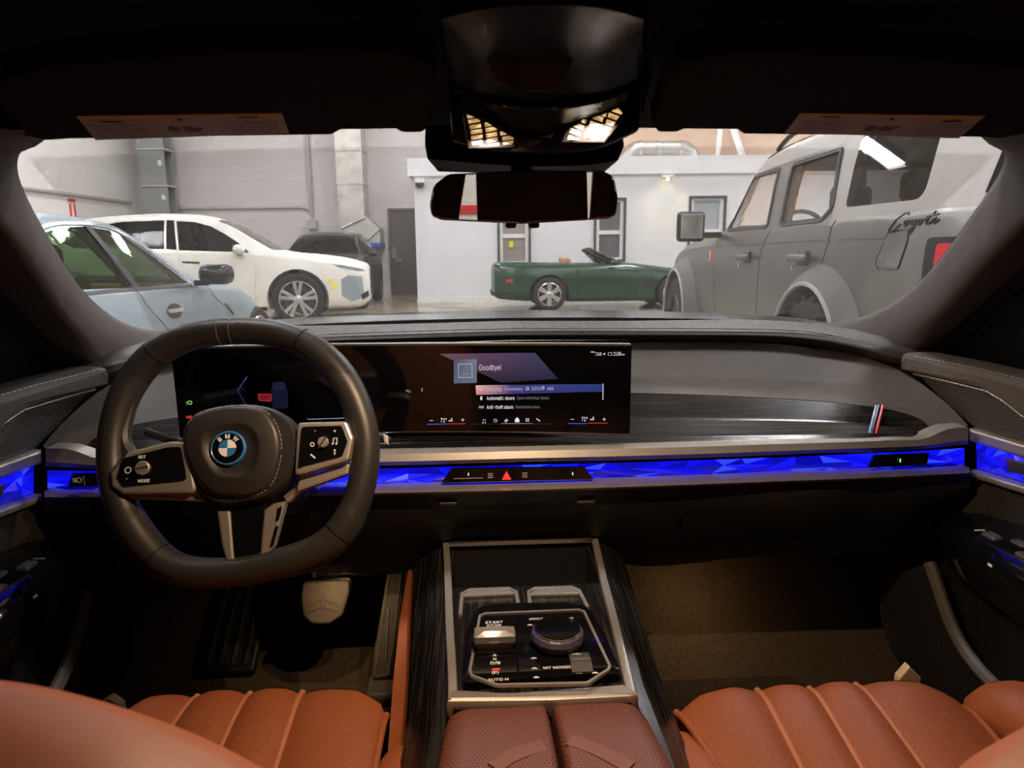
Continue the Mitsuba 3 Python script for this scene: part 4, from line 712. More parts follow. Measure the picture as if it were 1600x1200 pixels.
def icon(parent, m, pt, mk='icon_white', h=None, lab=None, name='icon', off=.0125): return add(name, place(m, A(pt) + A([0, -off, 0]), (1, 0, 0), (0, 0, 1)), mk, parent, lab, smooth=False)
tri = plate([(-.007, -.006), (.007, -.006), (0, .0075)], .0008)
k_ = icon(ck, tri, [(-0.0252,0.9851,0.7939)][0], 'stripe_red', lab='red hazard warning triangle'); emit(k_, (.75, .02, .02), .02)
for q in [(-0.0493,0.9852,0.7945),(0.0019,0.985,0.7943)]: icon(ck, cat(*[place(box(-.004, .004, -.0007, .0007, 0, .0006), (0, d, 0)) for d in (-.003, 0, .003)]), q, 'icon_grey')
for q in [(-0.0819,0.9856,0.7973),(0.0738,0.9855,0.7942)]:
    k_ = icon(ck, box(-.0008, .0008, -.002, .002, 0, .0006), q, 'icon_white'); emit(k_, (.15, .9, .3), .02)
icon(ck, box(-.022, .022, -.0005, .0005, 0, .0006), [(-0.0821,0.9856,0.7912)][0], 'icon_grey')
ctrl('vent_control', [(0.546,1.0102,0.7823),(0.6471,1.0204,0.7807),(0.6495,1.0206,0.7998),(0.5551,1.011,0.8018)], 'black air vent touch control near the right end'); k_ = icon(LS, box(-.001, .001, -.003, .003, 0, .0006), [(0.5972,1.0151,0.7922)][0]); emit(k_, (.15, .9, .3), .02)
lk, lc = ctrl('light_control', [(-0.686,1.0247,0.7789),(-0.6395,1.0195,0.7805),(-0.6369,1.0193,0.8008),(-0.6772,1.0237,0.7993)], 'black headlight touch control near the left end')
icon(lk, cat(trimesh.creation.annulus(.003, .004, .0006), box(-.009, -.004, -.0006, .0006, 0, .0006), box(-.009, -.004, .002, .003, 0, .0006), box(-.009, -.004, -.003, -.002, 0, .0006)), [(-0.6652,1.0224,0.7914)][0], 'icon_white')
icon(lk, box(-.0004, .0004, -.008, .008, 0, .0005), [(-0.6572,1.0215,0.7904)][0], 'icon_grey')

# ------------------------------------------------------------------ curved display
DS = thing('curved_display', 'wide curved black display showing a farewell menu behind the steering wheel', 'display')
dl, dr_ = [(-0.5029,0.9921,0.9888),(-0.5154,0.9904,0.8589)], [(0.1623,0.9893,0.9828),(0.1653,0.9889,0.8493)]
def disp_y(x): return .985 + .03 * (1 - ((x + .18) / .37) ** 2)
xs = np.linspace(dl[0][0], dr_[0][0], 36); f_ = (xs - xs[0]) / (xs[-1] - xs[0])
ztop = dl[0][2] * (1 - f_) + dr_[0][2] * f_; zbot = dl[1][2] * (1 - f_) + dr_[1][2] * f_
def dsh(ox, o): return bar_rings([[(x, disp_y(x) + o, z0 + ox), (x, disp_y(x) + o, z1 - ox), (x, disp_y(x) + .018, z1 - ox), (x, disp_y(x) + .018, z0 + ox)] for x, z0, z1 in zip(xs, zbot, ztop)])
def bar_rings(secs): b = rings(A(secs)); return b if b.volume > 0 else mesh(b.vertices, b.faces[:, ::-1])
add('housing', bar_rings([[(x, disp_y(x) + .002, z0 - .002), (x, disp_y(x) + .002, z1 + .0025), (x, disp_y(x) + .02, z1 + .0025), (x, disp_y(x) + .02, z0 - .002)] for x, z0, z1 in zip(xs, zbot, ztop)]), 'satin_dark', DS, 'thin metal frame')
add('glass', dsh(.0, .0), 'screen_black', DS, 'glossy black glass')
add('stand', bar_rings([[(x, disp_y(x) + .03, z0 - .022), (x, disp_y(x) + .03, z0 - .003), (x, 1.12, z0 - .003), (x, 1.12, z0 - .022)] for x, z0 in zip(xs[8:-4], zbot[8:-4])]), 'black_plastic', DS)
def on_disp(m, p, off=.0006):
    """flat graphic drawn in x (right), z (up) around p, bent onto the glass"""
    m = tm(m); v = m.vertices; x = p[0] + v[:, 0]; return mesh(np.column_stack([x, disp_y(x) - off - v[:, 2], p[2] + v[:, 1]]), m.faces)
def dtext(s, p, h, c, bold=False, nm='caption', end=None):
    m = text(s, h, .0003, bold, False); m.apply_translation((0, -h / 2, 0))
    if end is not None: m.apply_scale([(end[0] - p[0]) / m.bounds[1][0], 1, 1]); k = add(nm, on_disp(m, p), 'screen_black', DS, smooth=False); emit(k, c, .02); return k
def dshape(nm, m, p, c, lab=None, off=.0006): k = add(nm, on_disp(m, p, off), 'screen_black', DS, lab, smooth=False); emit(k, c, .02); return k
def dpoly(nm, pts, colours, lab=None, off=.0004, nu=24):
    """quad a b c d (bottom left, bottom right, top right, top left) with corner colours blended across"""
    a, b, c, d = [A(p) for p in pts]; V, K = [], []; ca, cb, cc_, cd_ = [A(q) for q in colours]
    for i in range(nu + 1):
        for j in range(5):
            u, w = i / nu, j / 4; p = (1 - w) * ((1 - u) * a + u * b) + w * ((1 - u) * d + u * c); V.append((p[0], disp_y(p[0]) - off, p[2])); K.append((1 - w) * ((1 - u) * ca + u * cb) + w * ((1 - u) * cd_ + u * cc_))
    f = []
    for i in range(nu):
        for j in range(4): q = i * 5 + j; f += [(q, q + 5, q + 6), (q, q + 6, q + 1)]
    k = add(nm, mesh(V, f), 'screen_black', DS, lab, smooth=False, color=A(K)); scene[k]['emitter'] = {'type': 'area', 'radiance': {'type': 'mesh_attribute', 'name': 'vertex_color'}, 'sampling_weight': .05}
WH, GR, DG = (.60, .60, .64), (.16, .16, .18), (.05, .05, .055)
q = [(-0.0303,1.0101,0.9278),(0.055,1.0029,0.9334),(0.0207,1.0062,0.9732),(-0.1224,1.0143,0.9726)]
dpoly('banner', q, [(.018, .015, .035), (.022, .02, .05), (.05, .045, .10), (.14, .06, .10)], 'violet banner with a slanted edge')
q = [(-0.1016,1.0137,0.9275),(-0.0669,1.0122,0.9281),(-0.0662,1.0122,0.9642),(-0.1007,1.0136,0.9636)]; dpoly('avatar', q, [(.09, .115, .18), (.11, .14, .20), (.16, .19, .27), (.06, .07, .11)], 'blue grey avatar square', off=.0010)
q0 = [(-0.0838,1.013,0.9469)][0]; sz = .0105
dshape('avatar_frame', frame_plate([(-sz, -sz), (sz, -sz), (sz, sz), (-sz, sz)], [(-sz + .0008, -sz + .0008), (sz - .0008, -sz + .0008), (sz - .0008, sz - .0008), (-sz + .0008, sz - .0008)], .0003), q0, (.45, .5, .58), off=.0016)
dshape('avatar_figure', cat(place(trimesh.creation.annulus(.0026, .0033, .0003), (0, .0022, 0)), plate([(-.007, -.007), (.007, -.007), (.004, -.003), (-.004, -.003)], .0003)), q0, (.16, .19, .25), off=.0016)
dtext('Goodbye!', [(-0.0636,1.012,0.9515)][0], .0082, WH, end=[(-0.03,1.0101,0.9512)][0])
q = [(-0.0683,1.0123,0.9094),(-0.0142,1.009,0.9104),(-0.015,1.009,0.9244),(-0.0689,1.0123,0.9242)]; dpoly('menu_bar', q, [(.60, .22, .19), (.05, .035, .17), (.06, .05, .20), (.78, .45, .40)], 'highlighted menu row')
q = [(-0.0142,1.009,0.9104),(0.1216,0.9951,0.914),(0.1205,0.9952,0.9258),(-0.015,1.009,0.9244)]; dpoly('menu_bar', q, [(.05, .035, .17), (.018, .035, .15), (.022, .045, .18), (.06, .05, .20)])
dshape('scroll_bar', box(-.0008, .0008, -.0125, .0125, 0, .0003), [(0.1216,0.9951,0.914)][0], (.45, .45, .5))
for s, p, e_, h, c in (('Charging:', [(-0.0536,1.0115,0.9181)][0], [(-0.0295,1.01,0.918)][0], 0.0052, (.42, .40, .44)),
                   ('Immediately', [(-0.0256,1.0098,0.9184)][0], [(0.0023,1.0077,0.9183)][0], 0.005, (.36, .38, .46)),
                   ('100%', [(0.0148,1.0067,0.9187)][0], [(0.0282,1.0055,0.9187)][0], 0.005, (.45, .48, .56)),
                   ('48A', [(0.0383,1.0046,0.9187)][0], [(0.0483,1.0036,0.9187)][0], 0.005, (.45, .48, .56)),
                   ('Automatic doors', [(-0.0529,1.0115,0.9043)][0], [(-0.0104,1.0087,0.904)][0], 0.0054, WH),
                   ('Open individual doors', [(-0.0075,1.0085,0.9045)][0], [(0.0416,1.0042,0.9044)][0], 0.0048, GR),
                   ('Anti-theft alarm', [(-0.0531,1.0115,0.8904)][0], [(-0.0124,1.0088,0.8901)][0], 0.0054, WH),
                   ('Deactivate once', [(-0.0095,1.0086,0.8906)][0], [(0.0272,1.0056,0.8905)][0], 0.0048, GR),
                   ('Chill', [(0.1095,0.9966,0.9712)][0], [(0.1189,0.9954,0.9712)][0], 0.005, WH),
                   ('11:58', [(0.1356,0.9932,0.9717)][0], [(0.1468,0.9916,0.9718)][0], 0.0052, WH),
                   ('am', [(0.1473,0.9915,0.9708)][0], [(0.1524,0.9908,0.9708)][0], 0.003, WH),
                   ('71\u00b0', [(-0.1235,1.0143,0.8708)][0], [(-0.1138,1.014,0.8706)][0], 0.0064, WH),
                   ('71\u00b0', [(0.0898,0.9991,0.8718)][0], [(0.0993,0.9979,0.8719)][0], 0.0064, WH)):
    dtext(s, p, h, c, h > .0051, end=e_)
for p in [(0.009,1.0072,0.9187),(0.0321,1.0051,0.9197)]: dshape('menu_icon', trimesh.creation.annulus(.0014, .0026, .0003), p, (.5, .52, .6))
dshape('menu_icon', place(trimesh.creation.icosphere(1, .001), (0, 0, 0)), [(-0.0604,1.0119,0.9172)][0], (.8, .7, .7)); dshape('menu_icon', plate(rrect(.0035, .006, .001), .0003), [(-0.0606,1.0119,0.9044)][0], WH)
dshape('menu_icon', cat(*[box(x - .0005, x + .0005, -.002, .002, 0, .0003) for x in (-.0032, -.0012, .0012, .0032)]), [(-0.0609,1.0119,0.8905)][0], WH)
for i, p in enumerate([(-0.0564,1.0117,0.8685),(-0.0398,1.0107,0.8693),(-0.0233,1.0096,0.8692),(0.0088,1.0072,0.8701),(0.0252,1.0058,0.8701)]):
    ic = [cat(box(-.0022, -.0016, -.003, .003, 0, .0003), box(.0012, .0018, -.003, .003, 0, .0003), box(-.0022, .0018, .0022, .003, 0, .0003), box(-.0034, -.0018, -.0034, -.002, 0, .0003), box(.0, .0016, -.0034, -.002, 0, .0003)), cat(trimesh.creation.annulus(.0022, .0029, .0003), box(-.0004, .0012, -.0004, .0004, 0, .0003)),
          cat(box(-.003, .003, -.0007, .0007, 0, .0003), box(-.0007, .0007, -.003, .003, 0, .0003), plate([(-.0026, -.001), (-.001, -.0026), (.0026, .001), (.001, .0026)], .0003)), cat(*[box(x, x + .0022, z, z + .0022, 0, .0003) for x in (-.0026, .0004) for z in (-.0026, .0004)]), plate([(-.0036, .0016), (-.002, .0028), (.0032, -.0012), (.0022, -.0028), (.0008, -.0016), (-.0022, .0006)], .0003)][i]
    dshape('dock_icon', ic, p, (.5, .5, .54))
dshape('dock_icon', cat(plate([(-.0034, -.0038), (.0034, -.0038), (.0034, .0008), (0, .0042), (-.0034, .0008)], .0003)), [(-0.0068,1.0084,0.8702)][0], (.8, .78, .9), 'white home icon')
dshape('dock_line', box(-.024, .024, -.0003, .0003, 0, .0003), [(-0.0068,1.0084,0.8646)][0], (.35, .35, .38)); dshape('dock_line', box(-.06, .06, -.0002, .0002, 0, .0003), [(-0.0146,1.009,0.8642)][0], DG, off=.0003)
for p, m in zip([(-0.1371,1.0146,0.8705),(-0.0894,1.0132,0.8708),(0.0764,1.0006,0.8712),(0.1241,0.9947,0.8716)], (0, 1, 0, 1)):
    dshape('step_icon', cat(box(-.0026, .0026, -.0005, .0005, 0, .0003), *([box(-.0005, .0005, -.0026, .0026, 0, .0003)] if m else [])), p, WH)
for p in [(-0.1079,1.0139,0.8711),(0.106,0.9971,0.8725)]: dshape('seat_icon', plate([(-.003, -.0024), (.003, -.0024), (.0026, .0032), (.001, .0032), (.0006, -.0004), (-.003, -.0006)], .0003), p, (.5, .5, .52))
for p, c in zip([(-0.1295,1.0144,0.8649),(-0.1003,1.0136,0.8649),(0.0841,0.9997,0.8648),(0.1147,0.996,0.8656)], ((.05, .14, .62), (.62, .04, .05)) * 2): dshape('temperature_bar', box(-.0145, .0145, -.0005, .0005, 0, .0003), p, c)
dshape('arrow', cat(plate([(-.001, 0), (.0012, .0028), (.0018, .0024), (-.0001, 0), (.0018, -.0024), (.0012, -.0028)], .0003)), [(-0.15,1.0148,0.9184)][0], WH)
dshape('status_icon', frame_plate(rrect(.006, .005, .001), rrect(.0044, .0036, .0008), .0003), [(0.131,0.9938,0.9712)][0], (.4, .4, .42)); dshape('status_icon', plate([(-.002, -.001), (0, -.001), (.0015, -.0025), (.0015, .0025), (0, .001), (-.002, .001)], .0003), [(0.1226,0.9949,0.9712)][0], (.4, .4, .42)); dshape('status_icon', box(-.003, .003, -.0007, .0007, 0, .0003), [(0.1057,0.9971,0.9741)][0], (.6, .6, .6))
# instrument side
dshape('lamp_icon', cat(trimesh.creation.annulus(.0018, .0032, .0003), box(-.0052, -.0036, .0012, .002, 0, .0003), box(-.0052, -.0036, -.0006, .0002, 0, .0003), box(-.0052, -.0036, -.0026, -.0018, 0, .0003)), [(-0.4846,0.9947,0.91)][0], (.16, .5, .10), 'green lamp telltale')
dtext('PARK', [(-0.4918,0.9937,0.8884)][0], .0042, (.75, .03, .04), True, 'telltale', end=[(-0.4832,0.9949,0.8879)][0]); dshape('telltale', cat(frame_plate(rrect(.006, .0045, .001), rrect(.0045, .003, .0008), .0003)), [(-0.4826,0.9949,0.8753)][0], (.2, .2, .2))
dshape('door_symbol', plate([(-.008, -.004), (.006, -.006), (.008, .003), (-.009, .0035)], .0003), [(-0.3795,1.0063,0.914)][0], (.16, .008, .012), 'red open door symbol'); dshape('door_symbol', frame_plate([(-.0095, -.0055), (.0075, -.0075), (.0095, .0042), (-.0105, .005)], [(-.008, -.004), (.006, -.006), (.008, .003), (-.009, .0035)], .0003), [(-0.3795,1.0063,0.914)][0], (.42, .02, .03))
dshape('car_symbol', plate(rpoly([(-.011, -.020), (.011, -.020), (.012, .006), (.009, .017), (-.009, .017), (-.012, .006)], .004), .0003), [(-0.3593,1.008,0.9152)][0], (.007, .007, .022), 'dim blue car seen from above'); dshape('car_symbol', plate(rrect(.018, .012, .003), .0003), [(-0.3592,1.008,0.9297)][0], (.012, .012, .04), off=.001)
c_ = [(-0.4022,1.0042,0.9466),(-0.4182,1.0026,0.9252),(-0.4067,1.0037,0.9016)]; 
for a, b in ((0, 1), (1, 2)): dshape('chevron', place(tube([A(c_[a]) - A(c_[1]), A(c_[b]) - A(c_[1])], .0011, 4, up=(0, 1, 0)), (0, 0, 0), (1, 0, 0), (0, 0, 1), (0, 1, 0)), c_[1], (.014, .012, .06))
dshape('route_line', box(-.028, .028, -.0006, .0006, 0, .0003), [(-0.294,1.0122,0.8776)][0], (.25, .25, .3))

# ------------------------------------------------------------------ steering wheel
WO, WX, WY = [A(v) for v in [[-0.36779, 0.84, 0.88094], [1.0, 0.0, 0.0], [0.0, 0.37461, 0.92718]]]
def wl(m, z=0.0): return place(m, WO + z * np.cross(WX, WY), WX, WY)
SW = thing('steering_wheel', 'black leather flat bottomed steering wheel with silver spokes', 'steering wheel')
rp = [(-0.0043,0.1543),(0.0474,0.1483),(0.0939,0.1262),(0.1273,0.0925),(0.1491,0.0521),(0.1603,0.0067),(0.1577,-0.0374),(0.1457,-0.078),(0.1259,-0.1092),(0.0969,-0.1283),(0.0527,-0.1406),(0.0087,-0.1475),(-0.0368,-0.1476),(-0.0706,-0.139),(-0.1027,-0.1132),(-0.13,-0.0744),(-0.1472,-0.0312),(-0.1525,0.014),(-0.1467,0.0582),(-0.1301,0.0974),(-0.1029,0.1287),(-0.0584,0.1492)]
path = spline(rp, 140, True); path = np.column_stack([path, np.zeros(140)])
th = np.array([1 + .10 * math.sin(2 * math.atan2(p[1], p[0]) ) ** 2 + .06 * (p[1] < -.08) for p in path])
add('rim', wl(sweep(path, circ(.0172, 16, .0195), (0, 0, 1), True, th)), 'leather_wheel', SW, smooth=True)
def rim_joint(q):
    i = int(np.argmin(np.linalg.norm(path[:, :2] - A(q), axis=1))); t = unit(path[(i + 1) % 140] - path[i - 1]); s = np.cross(t, [0, 0, 1])
    return tube([path[i] + 1.006 * th[i] * (.0172 * math.cos(a) * s + .0195 * math.sin(a) * A([0, 0, 1])) for a in np.arange(24) * PI / 12], .0007, 5, up=tuple(t), closed=True)
for q in [(-0.0274,0.1606),(-0.0127,0.1604),(0.0796,0.1401),(-0.1125,0.1289),(0.1305,-0.1055),(-0.0924,-0.1301)]: add('stitch_ring', wl(rim_joint(q)), 'shade_black' if q[1] < 0.15 else 'leather_soft', SW)
# inner padding that widens the rim beside the spokes
for q in ([(-0.1287,0.0891),(-0.137,0.0539),(-0.1385,0.0136),(-0.1286,-0.0041),(-0.1346,0.0135),(-0.135,0.058)], [(0.1342,0.0731),(0.1413,0.0398),(0.145,0.0071),(0.1399,-0.017),(0.1442,0.0071),(0.1403,0.0481)]): add('thumb_rest', wl(tube(np.column_stack([spline(q[:4], 14), np.zeros(14)]), .0095, 10), .0), 'leather_wheel', SW)
hub = spline([(-0.0466,0.0447),(-0.0146,0.0538),(0.0244,0.0547),(0.0536,0.0458),(0.0717,0.0307),(0.0812,0.007),(0.0788,-0.0171),(0.0717,-0.0408),(0.0496,-0.0598),(0.0204,-0.0676),(-0.0083,-0.0684),(-0.0313,-0.0585),(-0.047,-0.0409),(-0.0562,-0.0178),(-0.0614,0.0038),(-0.0583,0.0295)], 72, True)
pad = spline([(-0.0432,0.0405),(-0.012,0.0513),(0.0246,0.0514),(0.0441,0.0419),(0.0577,0.0204),(0.0617,-0.0039),(0.0579,-0.0293),(0.0477,-0.0496),(0.0293,-0.0585),(0.0037,-0.0594),(-0.0207,-0.0541),(-0.0371,-0.038),(-0.0491,-0.0179),(-0.0558,0.0021),(-0.0549,0.0262)], 72, True)
def dome(p, lv):
    p = A(ccw(p)); c = p.mean(0); rs_ = [np.column_stack([c + (p - c) * k, np.full(len(p), h)]) for k, h in lv]; return rings(rs_)
add('hub', wl(dome(hub, [(.97, -.03), (1.0, -.01), (1.0, .010), (.98, .018), (.94, .021), (.5, .023), (.2, .023)])), 'leather_dark', SW, smooth=40)
ap = add('airbag_pad', wl(dome(pad, [(1.0, .012), (1.0, .021), (.97, .026), (.90, .029), (.62, .0315), (.56, .0315), (.48, .028), (.40, .026), (.2, .026)])), 'leather_wheel', SW, smooth=50)
pc = A(pad).mean(0)
for i in range(64):
    a, b = [pc + (A(pad)[j % 72] - pc) * 1.0 for j in ((i * 72) // 64, (i * 72) // 64 + 1)]
    a, b = a + (b - a) * .15, a + (b - a) * .8
    add('stitch', wl(tube([(a[0], a[1], .0225), (b[0], b[1], .0225)], .0005, 4)), 'thread', ap)
# roundel
ec = [(-0.0004,-0.0008)][0]; er = (A([(0.0205,-0.0013)][0]) - A(ec))[0]
def em(m, z): return wl(place(m, (ec[0], ec[1], 0)), z)
EM = add('emblem', em(lathe([(0, -.004), (er, -.004), (er, .001), (er * .93, .0025), (er * .86, .0015), (0, .0015)], 48), .0285), 'emblem_blue', SW, 'round blue ringed emblem with quartered centre')
add('black_ring', em(lathe([(0, 0), (er * .84, 0), (er * .84, .0005), (0, .0005)], 48), .0303), 'gloss_black', EM)
add('chrome_ring', em(trimesh.creation.annulus(er * .50, er * .55, .0012), .0306), 'chrome', EM); add('chrome_ring', em(trimesh.creation.annulus(er * .83, er * .87, .0012), .0303), 'chrome', EM)
for k4, mk in ((0, 'icon_white'), (1, 'emblem_blue'), (2, 'icon_white'), (3, 'emblem_blue')):
    ar = [(0, 0)] + [(er * .50 * math.cos(a), er * .50 * math.sin(a)) for a in np.linspace(k4 * PI / 2, k4 * PI / 2 + PI / 2, 12)]
    add('quarter', em(plate(ar, .0006), .0308), mk, EM, ['white quarter', 'blue quarter'][k4 % 2], smooth=False)
for ch, a in (('B', 2.30), ('M', PI / 2 + .04), ('W', .86)):
    add('letter', em(place(text(ch, er * .24, .0006, True), (er * .685 * math.cos(a), er * .685 * math.sin(a), 0), (math.cos(a - PI / 2), math.sin(a - PI / 2), 0), (-math.sin(a - PI / 2), math.cos(a - PI / 2), 0)), .0308), 'icon_white', EM, smooth=False)
# spokes with button pods
_wp = [(-0.1026,-0.0087),(-0.0983,-0.0372),(-0.1185,-0.0343),(-0.1199,-0.0067),(-0.1178,-0.0241),(0.1024,0.0186),(0.1264,0.0181),(0.0996,0.0017),(0.1275,0.0051),(0.1008,-0.0128),(0.1269,-0.0078)]
for lab, fr, face, low in (('left spoke with cruise buttons', [(-0.1218,-0.0019),(-0.0719,0.0097),(-0.0507,0.0084),(-0.038,-0.0481),(-0.0424,-0.0535),(-0.1233,-0.0521),(-0.1371,-0.0432),(-0.1399,-0.0267)], [(-0.1258,-0.0097),(-0.0738,0.0025),(-0.0582,0.003),(-0.048,-0.0377),(-0.1217,-0.0436),(-0.1302,-0.0325)], [(-0.125,-0.0498),(-0.0396,-0.0473),(-0.0341,-0.0631),(-0.1221,-0.0576)]),
                           ('right spoke with media buttons', [(0.0797,0.0297),(0.1398,0.03),(0.1482,0.0086),(0.1431,-0.0187),(0.0911,-0.0333),(0.0786,-0.0354)], [(0.0855,0.0239),(0.1351,0.0244),(0.1419,0.0047),(0.1358,-0.0137),(0.0893,-0.0245),(0.083,-0.0276)], [(0.0802,-0.0378),(0.1431,-0.0203),(0.1402,-0.0346),(0.0869,-0.0522),(0.0776,-0.0551)])):
    sp_ = add('spoke', wl(plate(rpoly(fr, .006), .020, .003), .004), 'satin_silver', SW, lab, smooth=20)
    add('button_face', wl(plate(rpoly(face, .005), .003, .0008), .0232), 'gloss_black', sp_, smooth=20)
    add('spoke_underside', wl(plate(rpoly(low, .003), .012, .003), .0), 'satin_silver', sp_, smooth=20)
    ps = [k_ for k_ in scene if k_.startswith('steering_wheel__spoke') and k_.count('__') == 1][-1]
    L_side = 'left' in lab
    kc = ([(-0.1001,-0.0222)] if L_side else [(0.1131,0.0038)])[0]
    kn = lathe([(0, 0), (.0086, 0), (.0086, .004), (.0075, .0052), (0, .0052)], 20) if L_side else lathe([(0, 0), (.0066, 0), (.0066, .005), (.0056, .006), (0, .006)], 16)
    add('thumb_roller', wl(place(kn, (kc[0], kc[1], 0)), .0258), 'satin_silver', ps, 'ridged silver roller'); add('roller_groove', wl(place(box(-.0085, .0085, -.001, .001, 0, .0006), (kc[0], kc[1], 0), unit((1, .2 if L_side else 1.6, 0)), unit((-.2 if L_side else -1.6, 1, 0))), .0311 if L_side else .0318), 'satin_dark', ps, smooth=False)
    for nm, p, m in ([('SET', _wp[0], None), ('MODE', _wp[1], None), ('-', _wp[2], None), ('-', _wp[3], None), (None, _wp[4], trimesh.creation.annulus(.0030, .0040, .0004))] if L_side else [('-', _wp[5], None), ('+', _wp[6], None), (None, _wp[7], trimesh.creation.annulus(.0018, .0027, .0004)), (None, _wp[8], cat(box(-.003, -.0022, -.003, .004, 0, .0004), box(.0014, .0022, -.003, .004, 0, .0004), box(-.003, .0022, .0032, .004, 0, .0004), box(-.0044, -.0022, -.004, -.0022, 0, .0004), box(0, .0022, -.004, -.0022, 0, .0004))), (None, _wp[9], plate([(-.0036, .0024), (-.0022, .003), (.0034, -.0016), (.0024, -.003), (.001, -.0018), (-.002, .0006)], .0004)), (None, _wp[10], cat(place(cyl(.0012, .0004, 10), (0, .0018, 0)), box(-.0004, .0004, -.004, 0, 0, .0004), box(-.0016, .0016, -.0016, -.001, 0, .0004)))]):
        q = p
        add('icon', wl(place(text(nm, .0035, .0004, True) if nm else m, (q[0], q[1], 0)), .0263), 'icon_white', ps, smooth=False)
# lower V spoke
V = add('lower_spoke', wl(plate([(-0.0173,-0.0736),(-0.0011,-0.0725),(0.0063,-0.1286),(0.0082,-0.1377),(0.0326,-0.1362),(0.0368,-0.1249),(0.0393,-0.0751),(0.0499,-0.0676),(0.0654,-0.0649),(0.0533,-0.1163),(0.049,-0.1238),(0.0431,-0.1297),(0.0359,-0.1423),(0.0001,-0.1435),(-0.0097,-0.1145)], .014, .003), -.004), 'satin_silver', SW, 'silver V shaped lower spoke', smooth=20)
add('spoke_insert', wl(plate([(-0.0014,-0.067),(0.0405,-0.0666),(0.0402,-0.0775),(0.035,-0.1385),(0.0046,-0.1406),(-0.0009,-0.0764)], .006, .001), .002), 'gloss_black', V, 'glossy black insert', smooth=20)
for sl in ([(0.0556,-0.074),(0.0617,-0.0711),(0.0584,-0.0873),(0.0539,-0.0902)], [(0.0541,-0.0949),(0.0579,-0.095),(0.0526,-0.1178),(0.0481,-0.1207)]): add('slot', wl(plate(sl, .0006), .0101), 'gloss_black', V, smooth=False)
bd = [(0.0173,-0.1357)][0]
add('badge', wl(place(cat(plate([(-.008, -.003), (-.006, -.003), (-.003, .003), (-.005, .003)], .0006), plate([(-.0055, -.003), (-.0035, -.003), (-.0005, .003), (-.0025, .003)], .0006), place(text('M', .006, .0006, True), (.004, 0, 0), (1, 0, 0), (.35, 1, 0))), (bd[0], bd[1], 0), unit((1, .10, 0)), unit((-.1, 1, 0))), .0082), 'chrome', V, 'small M badge', smooth=False)
add('bracket', wl(tube(np.column_stack([A([(0.0839,-0.03),(0.0806,-0.0489),(0.0638,-0.0626)]), [.004, .0, -.002]]), .006, 8)), 'satin_silver', SW)
add('column_shroud', wl(place(cat(rbox(.11, .09, .20, .03)), (.0, -.035, -.17))), 'black_plastic', SW)
for lab, pts in (('left stalk', [(-0.0854,0.0124),(-0.1152,0.0243),(-0.1321,0.0312)]), ('right stalk', [(0.1504,0.0216),(0.1762,0.0178),(0.1827,0.0127)])):
    q = [(a, b, -.045) for a, b in pts]; k = add('stalk', wl(place(sweep(q, rrect(.010, .018, .004, 2)), (0, 0, 0))), 'black_plastic', SW, lab); e = q[-1]
for pd_ in ([(-0.1025,0.0112),(-0.078,0.0179),(-0.0714,0.0137),(-0.0974,0.0055)], [(0.1778,0.0194),(0.1843,0.016),(0.1852,0.0045),(0.1795,0.0079)]): add('shift_paddle', wl(plate(pd_, .005, .001), -.028), 'satin_silver', SW, 'silver shift paddle', smooth=False)

# ------------------------------------------------------------------ roof console, mirror, sun visors
VO, VX, VY = [A(v) for v in [[0.0, 0.65, 1.237], [1.0, 0.0, 0.0], [0.0, 0.97073, -0.24018]]]
VN = np.cross(VX, VY); VO = VO + .0118 * VN           # points up
def vis(m, z=0.0): return place(m, VO + z * VN, VX, VY)
vp = [(0.1003,0.01),(0.1012,0.0019),(0.0923,-0.0695),(0.0962,-0.0956),(0.1158,-0.1088),(0.1479,-0.1145),(0.2604,-0.108),(0.376,-0.0914),(0.4471,-0.0599),(0.497,0.0239),(0.4644,0.0483),(0.4452,0.045),(0.3138,0.0398),(0.1969,0.0362),(0.1843,0.0229),(0.1383,0.0199),(0.1325,0.0315),(0.1113,0.0314)]
lp = [(0.2296,-0.0164),(0.2348,0.026),(0.4172,0.0402),(0.4056,-0.0111)]; lt = [(0.2296,-0.0164),(0.4056,-0.0111),(0.4068,-0.0051),(0.2303,-0.0106)]
